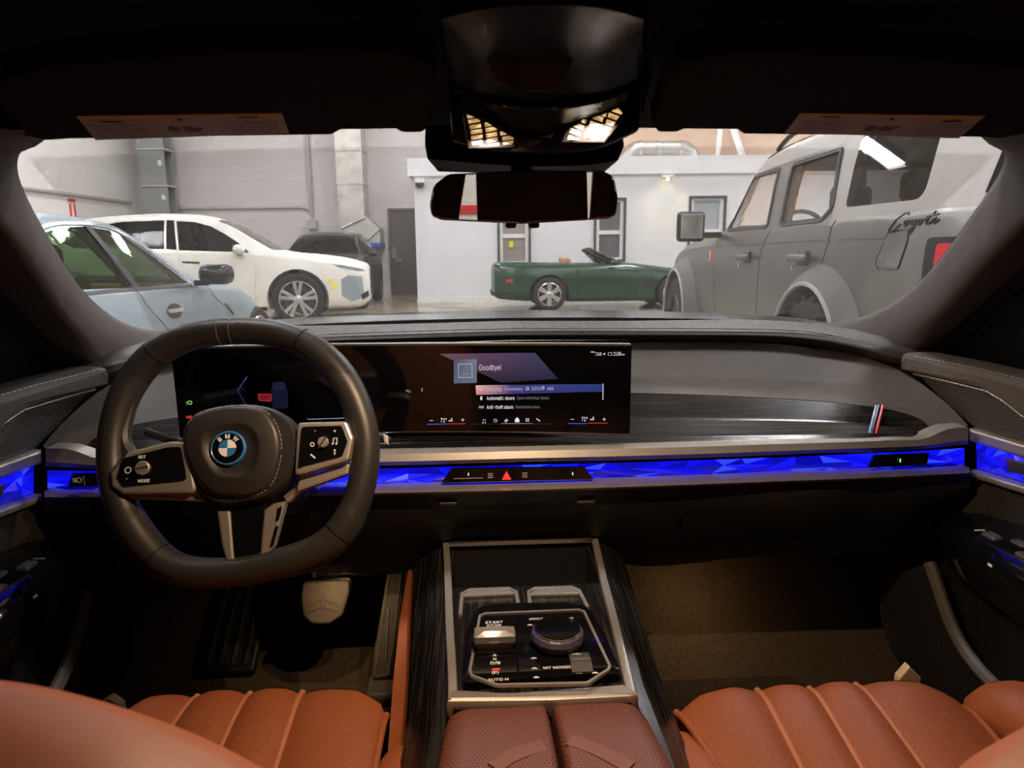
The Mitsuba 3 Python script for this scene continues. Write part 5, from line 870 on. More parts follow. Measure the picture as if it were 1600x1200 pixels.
for s, nm in ((1, 'right'), (-1, 'left')):
    mm = mirx if s > 0 else (lambda m: m); mm = (lambda m: m) if s > 0 else mirx
    vs = thing('sun_visor', 'black sun visor with a pale warning label, above ' + ('the grey off-roader' if s > 0 else 'the pale blue sedan'), 'sun visor')
    vv = A(spline(vp, 120, True)) if False else rpoly(vp, .008, 3)
    b = plate(vv, .022, .006); add('panel', mm(vis(mesh(b.vertices * [1, 1, -1] + [0, 0, .011], b.faces[:, ::-1]), 0)), 'headlining', vs, smooth=40)
    lb = add('warning_label', mm(vis(place(plate(lp, .0008), (0, 0, 0), ez=(0, 0, -1)), -.0112)), 'paper_label', vs, 'pale printed warning label', smooth=False)
    add('header_band', mm(vis(place(plate(lt, .0005), (0, 0, 0), ez=(0, 0, -1)), -.0121)), 'label_yellow', lb, 'yellow header band', smooth=False)
    # lettering and pictogram, readable from the seat below
    lo = A(lp); ux = unit(lo[2] - lo[1]); w_ = np.linalg.norm(lo[2] - lo[1]); h_ = abs((lo[0] - lo[1])[1])
    def put(name, m, fx, fy, mk):
        """fx along the label from its inner end, fy from the windshield edge"""
        c = lo[1] + (lo[2] - lo[1]) * fx + (lo[0] - lo[1]) * fy
        g = vis(place(place(m, (0, 0, 0), ((1 if s > 0 else -1), 0, 0), (0, -1, 0), (0, 0, -1)), (c[0], c[1], 0)), -.0127)
        add(name, mm(g), mk, lb, smooth=False)
    for fx in (.17, .83): put('lettering', text('WARNING', .0028, .0003, True), fx, .90, 'shade_black')
    for fx in (.17, .83):
        for i in range(5): put('print_line', box(-w_ * (.13 - .01 * ((i * 7) % 3)), w_ * .13, -.0002, .0002, 0, .0003), fx, .72 - .14 * i, 'icon_grey')
    put('pictogram', cat(box(-.016, -.006, -.004, .002, 0, .0003), box(-.014, -.010, .001, .005, 0, .0003), box(-.002, .012, -.004, .0, 0, .0003), box(.0, .004, -.001, .005, 0, .0003), box(.008, .016, .001, .003, 0, .0003)), .5, .4, 'dark_trim')
    put('pictogram', plate([(-.0025, -.0018), (.0025, -.0018), (0, .0026)], .0003), .5, .90, 'shade_black')
    add('hinge', mm(place(rbox(.02, .012, .008, .003), A(vis(mesh([(*(A([(0.1598,0.02)][0])), 0)], [(0, 0, 0)]), -.004).vertices[0]))), 'black_plastic', vs)

# roof console: lofted nose that hangs from the headliner, lamps in its rear lower face
RC = thing('roof_console', 'glossy black roof console with two lit reading lamps above the rearview mirror', 'roof console')
o0 = [(-0.0821,0.46,1.2625),(-0.0543,0.46,1.2686),(-0.0184,0.46,1.271),(0.0197,0.46,1.2691),(0.0442,0.46,1.2633)]
o1 = [(-0.0851,0.54,1.2657),(-0.0533,0.54,1.2631),(-0.0107,0.54,1.2624),(0.0346,0.54,1.2652),(0.0667,0.54,1.268)]
o2 = [(-0.0841,0.6,1.2564),(-0.057,0.6,1.2455),(-0.0049,0.6,1.2405),(0.0487,0.6,1.2476),(0.0844,0.6,1.2637)]
o3 = [(-0.0844,0.625,1.245),(-0.0527,0.625,1.2308),(-0.0025,0.625,1.2233),(0.048,0.625,1.2339),(0.0871,0.625,1.2529)]
o4 = [(-0.0826,0.635,1.2219),(-0.0471,0.635,1.2132),(-0.0015,0.635,1.2104),(0.0444,0.635,1.2141),(0.0844,0.635,1.2303)]
o5 = [(-0.0806,0.66,1.2203),(-0.0436,0.66,1.2123),(0.0009,0.66,1.2099),(0.0457,0.66,1.2132),(0.0844,0.66,1.2279)]
o6 = [(-0.08,0.74,1.2375),(-0.0378,0.74,1.2324),(0.0086,0.74,1.231),(0.0554,0.74,1.2334),(0.0954,0.74,1.2435)]
cs = [A(spline(c, 28)) for c in (o0, o1, o2, o3, o4, o5, o6)]
P = np.stack([np.vstack([c[j] for c in cs]) for j in range(28)], 1)
secs = []
for j in range(28): c = spline(P[:, j], 36); secs.append(np.vstack([c, [(c[-1][0], .76, 1.30), (c[0][0], .44, 1.30)]]))
add('shell', bar_rings(secs), 'console_black', RC, smooth=50)
add('lip', tube(spline([(-0.0831,0.598,1.2549),(-0.057,0.598,1.2441),(-0.0051,0.598,1.2386),(0.0483,0.598,1.2461),(0.0829,0.598,1.2617)], 30), .0022, 6, up=(0, 1, 0)), 'gloss_black', RC)
def cpt(pts, y, dy=-.0): return [A(p) + A([0, dy, 0]) for p in pts]
def lens(pts, lab):
    p = A(pts); c = p.mean(0); ex = unit(p[1] - p[0]); n = unit(np.cross(p[1] - p[0], p[-1] - p[0])); n = n if n[1] < 0 else -n; ey = np.cross(n, ex)
    q = np.column_stack([(p - c) @ ex, (p - c) @ ey]); o = c + n * .0075
    k = add('lamp_bezel', place(plate(inset(ccw(q), -.0025), .004, .001), o - n * .003, ex, ey), 'gloss_black', RC, smooth=False)
    cs2 = m3.CrossSection([np.asarray(ccw(q), np.float32)]); b = cs2.bounds(); i = 0; cells = 0
    nx_, ny_ = 7, 3; W_, H_ = (b[2] - b[0]) / nx_, (b[3] - b[1]) / ny_
    for a in range(nx_):
        for d in range(ny_):
            cell = m3.CrossSection([np.asarray([(b[0] + a * W_ + .0003, b[1] + d * H_ + .0003), (b[0] + (a + 1) * W_ - .0003, b[1] + d * H_ + .0003), (b[0] + (a + 1) * W_ - .0003, b[1] + (d + 1) * H_ - .0003), (b[0] + a * W_ + .0003, b[1] + (d + 1) * H_ - .0003)], np.float32)]) ^ cs2
            if cell.area() < 3e-6: continue
            pl = max(cell.to_polygons(), key=len); pl = ccw(pl); pc_ = A(pl).mean(0); hgt = .0022
            v = np.vstack([np.column_stack([pl, np.zeros(len(pl))]), [[pc_[0] + rs.uniform(-.25, .25) * W_, pc_[1] + rs.uniform(-.25, .25) * H_, hgt]]]); n0 = len(pl)
            f = [(u, (u + 1) % n0, n0) for u in range(n0)]; vv = A(v)[A(f).astype(int)].reshape(-1, 3)
            col = np.repeat([[1.0, .62, .26] * A([t_, t_, t_]) for t_ in rs.choice([.3, .45, .6, .8, 1.15], n0)], 3, 0)
            kk = add('lens_prism', place(mesh(vv, np.arange(len(vv)).reshape(-1, 3)), o + n * .0005, ex, ey), 'icon_white', k, 'warm glowing lens prism' if cells == 0 else None, smooth=False, color=col); cells += 1
            scene[kk]['emitter'] = {'type': 'area', 'radiance': {'type': 'mesh_attribute', 'name': 'vertex_color'}, 'sampling_weight': .05}
    return o, n
l1 = lens([(-0.0712,0.618,1.2405)]+[(-0.0675,0.634,1.2169),(-0.0301,0.634,1.2162),(-0.0283,0.634,1.2238)]+[(-0.0581,0.622,1.2366)], 'left')
l2 = lens([(0.0155,0.634,1.2162),(0.0189,0.634,1.2259)]+[(0.0615,0.62,1.2424),(0.0666,0.62,1.2372)]+[(0.0488,0.634,1.2161)], 'right')
for o, n in (l1, l2):
    pass
for i, (o, n) in enumerate((l1, l2)):
    tgt = [o[0] * 2.2, .80, .55]; p0 = o + n * .014
    scene[f'reading_light_{i + 1}'] = {'type': 'spot', 'to_world': T().look_at(origin=list(map(float, p0)), target=tgt, up=[0, 1, 0.1]), 'cutoff_angle': 80.0, 'beam_width': 55.0, 'intensity': rgb([READING * c for c in (.115, .079, .048)]), 'sampling_weight': 8.0}
add('sensor_window', place(plate(rrect(.05, .022, .006), .001, .0003), A([(-0.005,0.628,1.2292)][0]) + A([0, -.004, 0]), (1, 0, 0), unit((0, -.25, 1))), 'screen_black', RC, smooth=False)
for q in [(-0.0368,0.6,1.2475),(0.0004,0.6,1.2465)]: add('button', place(plate(rrect(.030, .010, .003), .002, .0006), A(q) + A([0, -.008, .004]), (1, 0, 0), unit((0, -.6, 1))), 'gloss_black', RC, smooth=False)
op = [(-0.0531,0.56,1.2598),(-0.0471,0.56,1.2657),(-0.0333,0.56,1.2676),(0.0011,0.56,1.2659),(0.0125,0.56,1.2623),(0.0061,0.56,1.2493),(-0.0013,0.56,1.2437),(-0.0336,0.56,1.2446),(-0.0458,0.56,1.2492)]
c = A(op).mean(0); add('switch_plate', place(plate(rpoly([(p[0] - c[0], (p[2] - c[2]) * 1.5) for p in op], .004), .003, .001), c + A([0, -.010, .002]), (1, 0, 0), unit((0, -.7, 1))), 'gloss_black', RC, smooth=20)
# mirror base shroud
MB = [[(-0.1171,0.78,1.2359),(-0.0505,0.78,1.2318),(0.009,0.78,1.229),(0.0689,0.78,1.2315),(0.1008,0.78,1.2341)], [(-0.1141,0.77,1.22),(-0.051,0.77,1.2145),(0.008,0.77,1.2117),(0.0675,0.77,1.2141),(0.0927,0.77,1.218)], [(-0.1039,0.79,1.209),(-0.0508,0.79,1.2074),(0.0098,0.79,1.2065),(0.071,0.79,1.2069),(0.0818,0.79,1.2083)], [(-0.1036,0.86,1.2213),(-0.0497,0.86,1.2196),(0.0163,0.86,1.2194),(0.0828,0.86,1.2191),(0.0906,0.86,1.2206)]]
cs = [A(spline(c, 20)) for c in MB]; secs = [np.vstack([np.vstack([c[j] for c in cs]), [(cs[-1][j][0], .93, 1.24), (cs[0][j][0], .80, 1.26)]]) for j in range(20)]
one('mirror_base', bar_rings(secs), 'black_plastic', 'matt black shroud at the top of the windshield behind the rearview mirror', 'sensor cover', smooth=45)
# mirror
mo = [(-0.107,0.74,1.1893),(-0.0915,0.74,1.2008),(-0.0115,0.74,1.2043),(0.0692,0.74,1.2033),(0.0815,0.74,1.1981),(0.0867,0.74,1.1753),(0.085,0.74,1.1582),(0.0768,0.74,1.1543),(-0.0152,0.74,1.1497),(-0.0994,0.74,1.1543),(-0.11,0.74,1.1583),(-0.1116,0.74,1.17)]
mc = A([A(mo)[:, 0].mean(), .74, A(mo)[:, 2].mean()]); ang = math.radians(13)
MNn = unit(unit(A(CAM[0]) - mc) + unit(A([.05, -1.5, 1.15]) - mc)); MX = unit(np.cross([0, 0, 1], MNn) + A([0, 0, .012])); MX = unit(MX - MNn * (MX @ MNn)); MY = np.cross(MNn, MX)
mp = A([((p - mc) @ MX, (p - mc) @ MY) for p in A(mo)]); mp = rpoly(ccw(mp), .014, 5)
MR = thing('rearview_mirror', 'frameless rearview mirror hanging under the roof console', 'mirror')
bk = plate(mp, .022, .008); add('housing', place(mesh(bk.vertices * [1, 1, -1], bk.faces[:, ::-1]), mc, MX, MY), 'gloss_black', MR, smooth=40)
add('mirror_glass', place(plate(inset(mp, .0012), .002, .0006), mc, MX, MY), 'mirror_silver', MR, 'silvered glass', smooth=False)
add('ball_joint', tube([mc + A([0, .02, .012]), (mc[0] - .0, .82, 1.235)], .012, 12), 'black_plastic', MR)
for q in [(-0.026,0.755,1.149),(-0.0011,0.755,1.1488)]: add('button', place(rbox(.012, .012, .006, .0025), A(q)), 'black_plastic', MR)

# ------------------------------------------------------------------ footwells
FL = thing('footwell_carpet', 'brown carpet of the footwells rising to the toe board', 'carpet')
prof = [(-1.0, .27), (.9, .27), (1.16, .275), (1.26, .30), (1.36, .37), (1.5, .52), (1.62, .70), (1.66, .86)]
pf = spline(prof, 40); secs = [np.array([(x, y, z) for y, z in pf] + [(x, y + .03, z - .02) for y, z in pf[::-1]]) for x in (-.80, .80)]
add('pile', bar_rings([np.array([(x, y, z) for y, z in pf] + [(x, 1.72, .86), (x, 1.72, .24), (x, -1.0, .24)]) for x in (-.84, .84)]), 'carpet', FL, smooth=40)
q = [(0.2038,1.2092),(0.5782,1.1934)]
fm_ = rpoly([(.165, .50), (.565, .50), (.575, 1.10), (.55, 1.20), (.17, 1.20)], .04)
one('floor_mat', place(plate(fm_, .012, .004), (0, 0, .276)), 'carpet_mat', 'brown velour floor mat in front of the passenger seat', 'floor mat', smooth=20)
one('floor_mat', place(plate(rpoly([(-.58, .5), (-.22, .5), (-.20, 1.12), (-.27, 1.17), (-.58, 1.17)], .05), .012, .004), (0, 0, .276)), 'carpet_mat', 'dark velour floor mat under the pedals', 'floor mat', smooth=20)
sl_ = thing('foot_rest', 'ribbed dark foot rest at the far left of the driver footwell', 'foot rest')
fr_ = [(-0.6271,1.3,0.4765),(-0.5132,1.3,0.4795)]
frx = .5 * (fr_[0][0] + fr_[1][0])
add('plate', place(rbox(.11, .30, .02, .008), (frx, 1.36, .40), (1, 0, 0), unit((0, .8, .6))), 'black_plastic', sl_)
for i in range(4): add('rib', place(rbox(.010, .28, .012, .004), (frx - .036 + .024 * i, 1.352, .412), (1, 0, 0), unit((0, .8, .6))), 'rubber', sl_)
# pedals
BP = thing('brake_pedal', 'wide brake pedal with a rubber pad and chrome rim, lit from above', 'pedal')
bp = [(-0.3872,1.16,0.537),(-0.3048,1.16,0.5378),(-0.3047,1.16,0.5178),(-0.3172,1.16,0.4803),(-0.3387,1.16,0.4671),(-0.371,1.16,0.4684),(-0.3862,1.16,0.4829),(-0.391,1.16,0.5146)]
c = A(bp).mean(0); PYv = unit((0, .35, 1)); pl2 = rpoly([((p - c)[0], (p - c)[2] / PYv[2]) for p in A(bp)], .008)
add('chrome_rim', place(plate(inset(ccw(pl2), -.0025), .010, .002), c - A([0, -.006, 0]), (1, 0, 0), PYv), 'chrome', BP, 'thin chrome rim', smooth=20); pdl = add('rubber_pad', place(plate(pl2, .012, .004), c - A([0, .004, 0]), (1, 0, 0), PYv), 'pedal_rubber', BP, smooth=20)
for a, b in (((-.026, -.002), (-.004, .008)), ((.026, -.002), (.004, .008)), ((-.026, -.014), (-.004, -.005)), ((.026, -.014), (.004, -.005)), ((0, .018), (0, -.02))): add('rib', place(tube([(a[0], a[1], .0125), (b[0], b[1], .0125)], .0022, 6), c - A([0, .004, 0]), (1, 0, 0), PYv), 'pedal_rubber', pdl)
add('arm', tube([c + A([-.012, .02, .02]), (c[0] - .05, 1.27, .62), (c[0] - .07, 1.40, .80)], .013, 10), 'pedal_rubber', BP)
AP = thing('accelerator_pedal', 'tall slim accelerator pedal hinged at the floor beside the console', 'pedal')
ap_ = [(-0.2362,1.14,0.5493),(-0.2056,1.14,0.5482),(-0.2195,1.14,0.4309),(-0.2274,1.14,0.3798),(-0.2636,1.14,0.3761),(-0.2592,1.14,0.4197)]; lo_ = [(-0.2678,1.06,0.4074),(-0.2027,1.06,0.4069)]
c = A(ap_).mean(0); PYv = unit((0, .45, 1)); q = [((p - c)[0], (p - c)[2] / PYv[2]) for p in A(ap_)]
add('pedal_plate', place(plate(rpoly(q, .005), .014, .004), c, (1, 0, 0), PYv), 'pedal_rubber', AP, smooth=20); q2 = inset(ccw(rpoly(q, .005)), .006)
add('rim_line', place(tube(np.column_stack([resample(np.vstack([q2, q2[:1]]), 40)[:-1], np.full(39, .0145)]), .0014, 5, closed=True), c, (1, 0, 0), PYv), 'leather_soft', AP); add('rib', place(tube([(.001, .04, .0145), (-.003, -.05, .0145)], .0022, 6), c, (1, 0, 0), PYv), 'leather_soft', AP)
add('foot', place(rbox(.055, .07, .03, .01), (c[0] - .008, 1.09, c[2] - .085)), 'pedal_rubber', AP)

# ------------------------------------------------------------------ centre console
ZC = .64
CN = thing('centre_console', 'centre console with dark wood deck, silver rails and glossy control panel', 'console')
rl = [(-0.1283,1.0564),(-0.1025,0.7076)]; rr = [(0.1262,1.0556),(0.0983,0.7939),(0.1001,0.6828)]
deck = [(-.125, 1.08), (.125, 1.08), (.135, .90), (.135, .66), (-.135, .66), (-.135, .90)]
tw = [(-0.1148,0.9342),(0.1012,0.9332)]
ty0 = .5 * (tw[0][1] + tw[1][1])
add('wood_deck', place(plate(rpoly([(-.114, ty0), (.114, ty0), (.098, .66), (-.098, .66)], .004), .03), (0, 0, ZC - .034)), 'wood_console', CN, 'dark wood deck with fine grain', smooth=False)
add('lower_body', cat(box(-.125, .125, .2, 1.05, .26, ZC - .10)), 'black_plastic', CN, smooth=False)
for s in (-1, 1):
    sp = bar_rings([[(s * w, y, zt), (s * (w + .016), y, zt - .004), (s * (w + .048), y, zt - .035), (s * (w + .052), y, .27), (s * w, y, .27)] for y, zt, w in ((1.12, ZC + .008, .130), (.94, ZC + .0, .118), (.70, ZC - .006, .103), (.62, ZC - .02, .108), (.3, ZC - .06, .118))])
    add('side_panel', sp, 'wood_console' , CN, 'dark wood console flank', smooth=20)
    add('silver_rail', sweep(spline([(s * .124, 1.070, ZC + .012), (s * .115, .94, ZC + .005), (s * .108, .82, ZC + .002), (s * .100, .70, ZC - .002), (s * .099, .672, ZC - .006)], 24), rrect(.011, .012, .003, 2)), 'satin_silver', CN, smooth=30)
add('cognac_flank', bar_rings([[(-x0, y, zt - .012), (-x0 - .006, y, zt), (-x0 - .006 - w, y, zt - .006), (-x0 - .03, y, .29), (-x0 + .0, y, .29)] for x0, y, zt, w in ((.182, 1.10, .590, .004), (.172, .95, .585, .012), (.160, .80, .58, .016), (.154, .65, .57, .012), (.164, .3, .545, .006))]), 'leather_cognac', CN, 'cognac leather flank towards the driver', smooth=30)
add('top_rail', sweep([(-.118, 1.060, ZC + .011), (.118, 1.060, ZC + .011)], rrect(.012, .010, .003, 2)), 'satin_silver', CN, 'silver rail across the front of the console')
add('tray', cat(box(-.112, .112, ty0, 1.07, ZC - .09, ZC - .082), box(-.114, -.110, ty0, 1.07, ZC - .09, ZC), box(.110, .114, ty0, 1.07, ZC - .09, ZC), box(-.112, .112, 1.064, 1.07, ZC - .09, ZC + .005), box(-.112, .112, ty0 - .004, ty0, ZC - .09, ZC - .006)), 'black_plastic', CN, 'dark storage tray', smooth=False)
add('hood', bar_rings([[(x, 1.07, ZC + .012), (x, 1.08, ZC + .10), (x, 1.25, ZC + .10), (x, 1.25, ZC + .012)] for x in (-.125, .125)]), 'leather_dark', CN, smooth=False)
# cup holder lids
for nm, fr, tb in (('left', [(-0.095,0.8515),(-0.0937,0.9115),(-0.0818,0.9222),(-0.0258,0.9222),(-0.0161,0.9119),(-0.0142,0.8664)], [(-0.0935,0.9004),(-0.079,0.922),(-0.0305,0.9225),(-0.0176,0.9026)]), ('right', [(0.0016,0.8653),(0.0023,0.9106),(0.0124,0.9195),(0.0659,0.9197),(0.0757,0.9094),(0.0808,0.8599)], [(0.0023,0.8975),(0.0161,0.9193),(0.065,0.9198),(0.0765,0.8961)])):
    k = add('cup_holder_lid', place(plate(rpoly(tb, .002), .004, .001), (0, 0, ZC - .003)), 'satin_silver', CN, f'silver edge of the {nm} cup holder lid', smooth=False)
    add('lid_frame', tube([(x, y, ZC - .002) for x, y in fr], .0028, 8), 'satin_silver', k)
# control panel
pb = [(-0.0889,0.6923),(-0.0862,0.7948),(-0.0766,0.8379),(-0.0663,0.8556),(-0.0461,0.8611),(0.046,0.8583),(0.0729,0.8495),(0.0832,0.8271),(0.0893,0.7685),(0.0934,0.6959)]
PN = add('control_panel', place(plate(rpoly(pb, .008), .030, .006), (0, 0, ZC - .018)), 'gloss_black', CN, 'glossy black control panel', smooth=30)
ZP = ZC + .012
fo = [(-0.0697,0.8235),(-0.0621,0.8294),(0.0631,0.8308),(0.0708,0.8254),(0.0819,0.702),(0.079,0.6949),(0.0503,0.6709),(-0.0504,0.674),(-0.0794,0.6932),(-0.0817,0.7029)]
fo = rpoly(fo, .004); fi = inset(ccw(fo), .0032)
add('panel_frame', place(frame_plate(fo, fi, .0035), (0, 0, ZP - .0015)), 'satin_silver', PN, 'silver frame around the buttons', smooth=20)
sp3 = [(-0.0231,0.8155),(-0.0254,0.6804)]; add('divider', tube([(*p, ZP) for p in sp3], .0014, 5), 'gloss_black', PN)
def ptext(s, h, p, mk='icon_white', bold=True): add('lettering', place(text(s, h, .0003, bold), (p[0], p[1], ZP)), mk, PN, smooth=False)
for s, h, p in zip(('START', 'STOP', 'AUTO H', 'D/B', 'N', 'R', '(P)', 'MEDIA', 'MAP', 'MY MODES'), (.0052, .0052, .0045, .0052, .0045, .0045, .0045, .0042, .0036, .0044), [(-0.05,0.8071),(-0.0502,0.7994),(-0.0487,0.6865),(-0.0507,0.7182),(-0.0512,0.7259),(-0.051,0.7336),(-0.0512,0.6997),(0.0051,0.812),(0.0484,0.8107),(0.0202,0.7048)]): ptext(s, h, p)
k_ = add('park_light', place(box(-.0045, .0045, -.0016, .0016, 0, .0004), (*([(-0.0503,0.7057)][0]), ZP)), 'stripe_red', PN, 'red parking light', smooth=False); emit(k_, (.55, .02, .02), .02)
for p in [(-0.0054,0.7241),(-0.0064,0.7041),(-0.0056,0.6872),(-0.0044,0.7971),(0.0435,0.6924),(0.0615,0.6912),(0.0525,0.6942)]: add('button_icon', place(cat(box(-.0035, .0035, -.0006, .0006, 0, .0004), box(-.002, .002, .0006, .002, 0, .0004)), (*p, ZP)), 'icon_white', PN, smooth=False)
# gear selector and rotary controller in cut crystal, roller
gs_ = [(-0.0668,0.7379),(-0.0348,0.7385),(-0.0321,0.7633),(-0.0682,0.7628)]; gc = A(gs_).mean(0)
mat('crystal_grey', (.33, .33, .34), .04, spec_trans=0.0, clearcoat=1.0, specular=.9, metallic=.35)
mat('crystal_violet', (.075, .07, .13), .05, clearcoat=1.0, specular=.9)
b = m3.Manifold.hull_points(np.array([(x * (.024 if z > .009 else .019), y * (.011 if z > .009 else .008), z) for x in (-1, 1) for y in (-1, 1) for z in (0, .010, .018)] + [(x * .013, y * .005, .0225) for x in (-1, 1) for y in (-1, 1)] + [(-.026, 0, .013), (.026, 0, .013)], np.float32))
GS = add('gear_selector', place(tm(b), (gc[0], gc[1], ZP + .002)), 'crystal_grey', PN, 'faceted crystal gear selector', smooth=False)
for i in range(5): add('facet_edge', place(tube([(-.022 + .011 * i, -.0105, .011), (-.018 + .009 * i, -.006, .021)], .0005, 4), (gc[0], gc[1], ZP + .0022)), 'chrome', GS)
add('selector_base', place(plate(rrect(.054, .030, .006), .003, .001), (gc[0], gc[1], ZP - .0005)), 'gloss_black', PN, smooth=20)
rc_ = [(0.0257,0.7527)][0]
kn = lathe([(0, 0), (.026, 0), (.031, .006), (.0325, .012), (.031, .018), (.027, .021), (0, .021)], 16)
RK = add('rotary_controller', place(kn, (rc_[0], rc_[1], ZP)), 'crystal_violet', PN, 'round crystal rotary controller', smooth=False)
add('knob_top', place(lathe([(0, 0), (.0265, 0), (.026, .0012), (0, .0012)], 40), (rc_[0], rc_[1], ZP + .021)), 'gloss_black', RK); add('knob_ring', place(trimesh.creation.annulus(.0265, .0285, .0014), (rc_[0], rc_[1], ZP + .0206)), 'chrome', RK)
vk = [(0.0476,0.7101)][0]
VK = add('volume_roller', place(m3.Manifold.hull_points(np.array([(x * .012, y, z) for x in (-1, 1) for y, z in ((-.018, 0), (-.018, .002), (-.006, .006), (.006, .006), (.018, .003), (.018, 0))], np.float32)), (vk[0], vk[1], ZP)), 'grey_plastic', PN, 'grey volume roller', smooth=False)
add('lettering', place(text('VOL', .0042, .0003, True), (vk[0] - .003, vk[1] + .011, ZP + .0055), (1, 0, 0), unit((0, 1, -.25))), 'icon_white', VK, smooth=False)
add('roller_line', place(box(-.011, .011, -.0008, .0008, 0, .0005), (vk[0], vk[1], ZP + .006)), 'satin_silver', VK, smooth=False)
# silver trim towards the armrest
et = [(-0.1063,0.6779),(-0.0997,0.691),(-0.0476,0.6808),(0.0378,0.6776),(0.0831,0.6885),(0.0981,0.6899),(0.108,0.6731),(0.0966,0.6671),(0.0078,0.664),(-0.1051,0.6658)]
add('end_trim', place(plate(rpoly([(-0.1063,0.6643),(-0.1001,0.6861),(-0.0405,0.6778),(0.0411,0.6759),(0.093,0.6841),(0.1062,0.6628),(0.095,0.6602),(0.0073,0.6592)], .003), .020, .005), (0, 0, ZC - .016)), 'satin_silver', CN, 'silver end trim in front of the armrest', smooth=30)
# armrest: two perforated lids
AR = thing('armrest', 'split armrest of perforated reddish brown leather between the front seats', 'armrest')
ca = [(0.0087,0.6591,0.645)] + [(-0.0017,0.5313,0.668)]
for nm, x0s, x1s in (('left', (-.106, -.112, -.118), (.004, .004, .003)), ('right', (.0085, .0085, .008), (.108, .113, .118))):
    secs = []
    for y, zt, t in ((.668, .612, 0), (.664, .632, .05), (.652, .642, .1), (.625, .650, .2), (.56, .660, .45), (.45, .668, .75), (.30, .672, 1), (.05, .672, 1)):
        a = np.interp(t, (0, .5, 1), x0s); b_ = np.interp(t, (0, .5, 1), x1s); pts = []
        for u in np.linspace(0, 1, 25):
            e = min(u, 1 - u); rr_ = .010 if (nm == 'left') == (u > .5) else .030; d = e * (b_ - a); h = 0 if d > rr_ else -(rr_ - math.sqrt(max(rr_ ** 2 - (rr_ - d) ** 2, 0))) * .8
            pts.append((a + (b_ - a) * u, y, zt + h))
        secs.append(np.array(pts + [(b_, y, .50), (a, y, .50)]))
    add('lid', bar_rings(secs), 'leather_arm', AR, smooth=50)
for s, pts in ((-1, [(-0.0564,0.5418,0.662),(-0.0394,0.5568,0.662),(-0.0081,0.5718,0.662)]), (1, [(0.0174,0.579,0.662),(0.0393,0.562,0.662),(0.0666,0.5342,0.662)])):
    add('plain_band', sweep([(p[0], p[1], float(np.interp(p[1], (.30, .45, .56, .625, .652), (.672, .668, .660, .650, .642))) + .0004) for p in spline(pts, 16)], rrect(.016, .0024, .0008, 2)), 'leather_arm_plain', AR, 'plain leather band')

# ------------------------------------------------------------------ front seats
CO, CX_, CY_ = [A(v) for v in [[0.0, 0.74, 0.6], [1.0, 0.0, 0.0], [0.0, 0.99149, 0.1302]]]
CNn = np.cross(CX_, CY_)
def seat(name, lab, edges, front, bol_in, bol_out, s):
    """edges: seam lines across the cushion (each two points front/back in cushion axes, extended to the rear)"""
    t = thing(name, lab, 'seat'); L = []
    for (f0, b0_) in edges:
        f0, b0_ = A(f0), A(b0_); d = (b0_ - f0) / (b0_ - f0)[1]; L.append((f0, d))      # d per unit of v
    fx = A([f[0] for f in front]); fv = A([f[1] for f in front]); o = np.argsort(fx); fx, fv = fx[o], fv[o]
    vs = np.concatenate([np.linspace(0, -.03, 6), np.linspace(-.05, -.55, 14)])
    for i in range(len(L) - 1):
        P = []
        n = 15
        for u in np.linspace(0, 1, n):
            bul = .012 * (1 - abs(2 * u - 1) ** 2.6); row = []
            fr_pt = (1 - u) * L[i][0] + u * L[i + 1][0]; v_front = np.interp(fr_pt[0], fx, fv)
            for dz, dv in ((-.20, .012), (-.12, .010), (-.06, .006), (-.03, .0), (-.015, -.004)):
                row.append((fr_pt[0] + (0 if True else 0), v_front + dv + bul * .6 - .012, dz))
            for v in vs:
                q = (1 - u) * (L[i][0] + L[i][1] * v) + u * (L[i + 1][0] + L[i + 1][1] * v); vv = v_front + v - .012
                row.append((q[0], vv, -.012 * math.exp(v / .018) + bul - .0 + .0))
            P.append(row)
        P = A(P); W3 = CO + P[..., :1] * CX_ + P[..., 1:2] * CY_ + P[..., 2:3] * CNn
        sl = slab(W3, -.02 if True else .02); add('cushion_channel', sl, 'leather_perforated', t, 'perforated cognac leather channel' if i == 0 else None, smooth=60)
    for i in range(len(L)):
        row = []
        for v in [0.004] + list(vs): 
            q = L[i][0] + L[i][1] * v; vf = np.interp(L[i][0][0], fx, fv); row.append(CO + q[0] * CX_ + (vf + v - .012) * CY_ + (-.012 * math.exp(min(v, 0) / .018) + .0005) * CNn)
        if 0 < i < len(L) - 1: add('seam', tube(row, .0042, 8), 'seam_cognac', t, 'lighter stitched seam' if i == 1 else None)
        else: add('piping', tube(row, .0042, 8), 'leather_cognac', t)
    for pts, r in (bol_in, bol_out):
        row = [CO + x * CX_ + v * CY_ + z * CNn for x, v, z in pts]
        add('side_bolster', sweep(spline(row, 24), circ(1, 18, .8), scale=np.interp(np.linspace(0, 1, 24), (0, .04, .12, .3, 1), (.25 * r, .55 * r, .82 * r, r, r * 1.05))), 'leather_cognac', t, smooth=True)
    add('seat_base', box(*( (.19, .56) if s > 0 else (-.56, -.22)), .0, .68, .28, .50), 'black_plastic', t, smooth=False)
    return t
fR = [(0.1625,-0.0237),(0.1954,-0.0048),(0.2388,0.0058),(0.337,0.0048),(0.3983,0.0082),(0.4641,0.0012),(0.4996,-0.0192),(0.5095,-0.0506)]
eR = list(zip([(0.1626,-0.0257),(0.2712,0.0062),(0.3365,0.0038),(0.3968,0.0038),(0.5046,-0.0352)], [(0.1827,-0.1218),(0.2675,-0.1264),(0.3307,-0.1298),(0.3959,-0.1333),(0.4953,-0.1387)]))
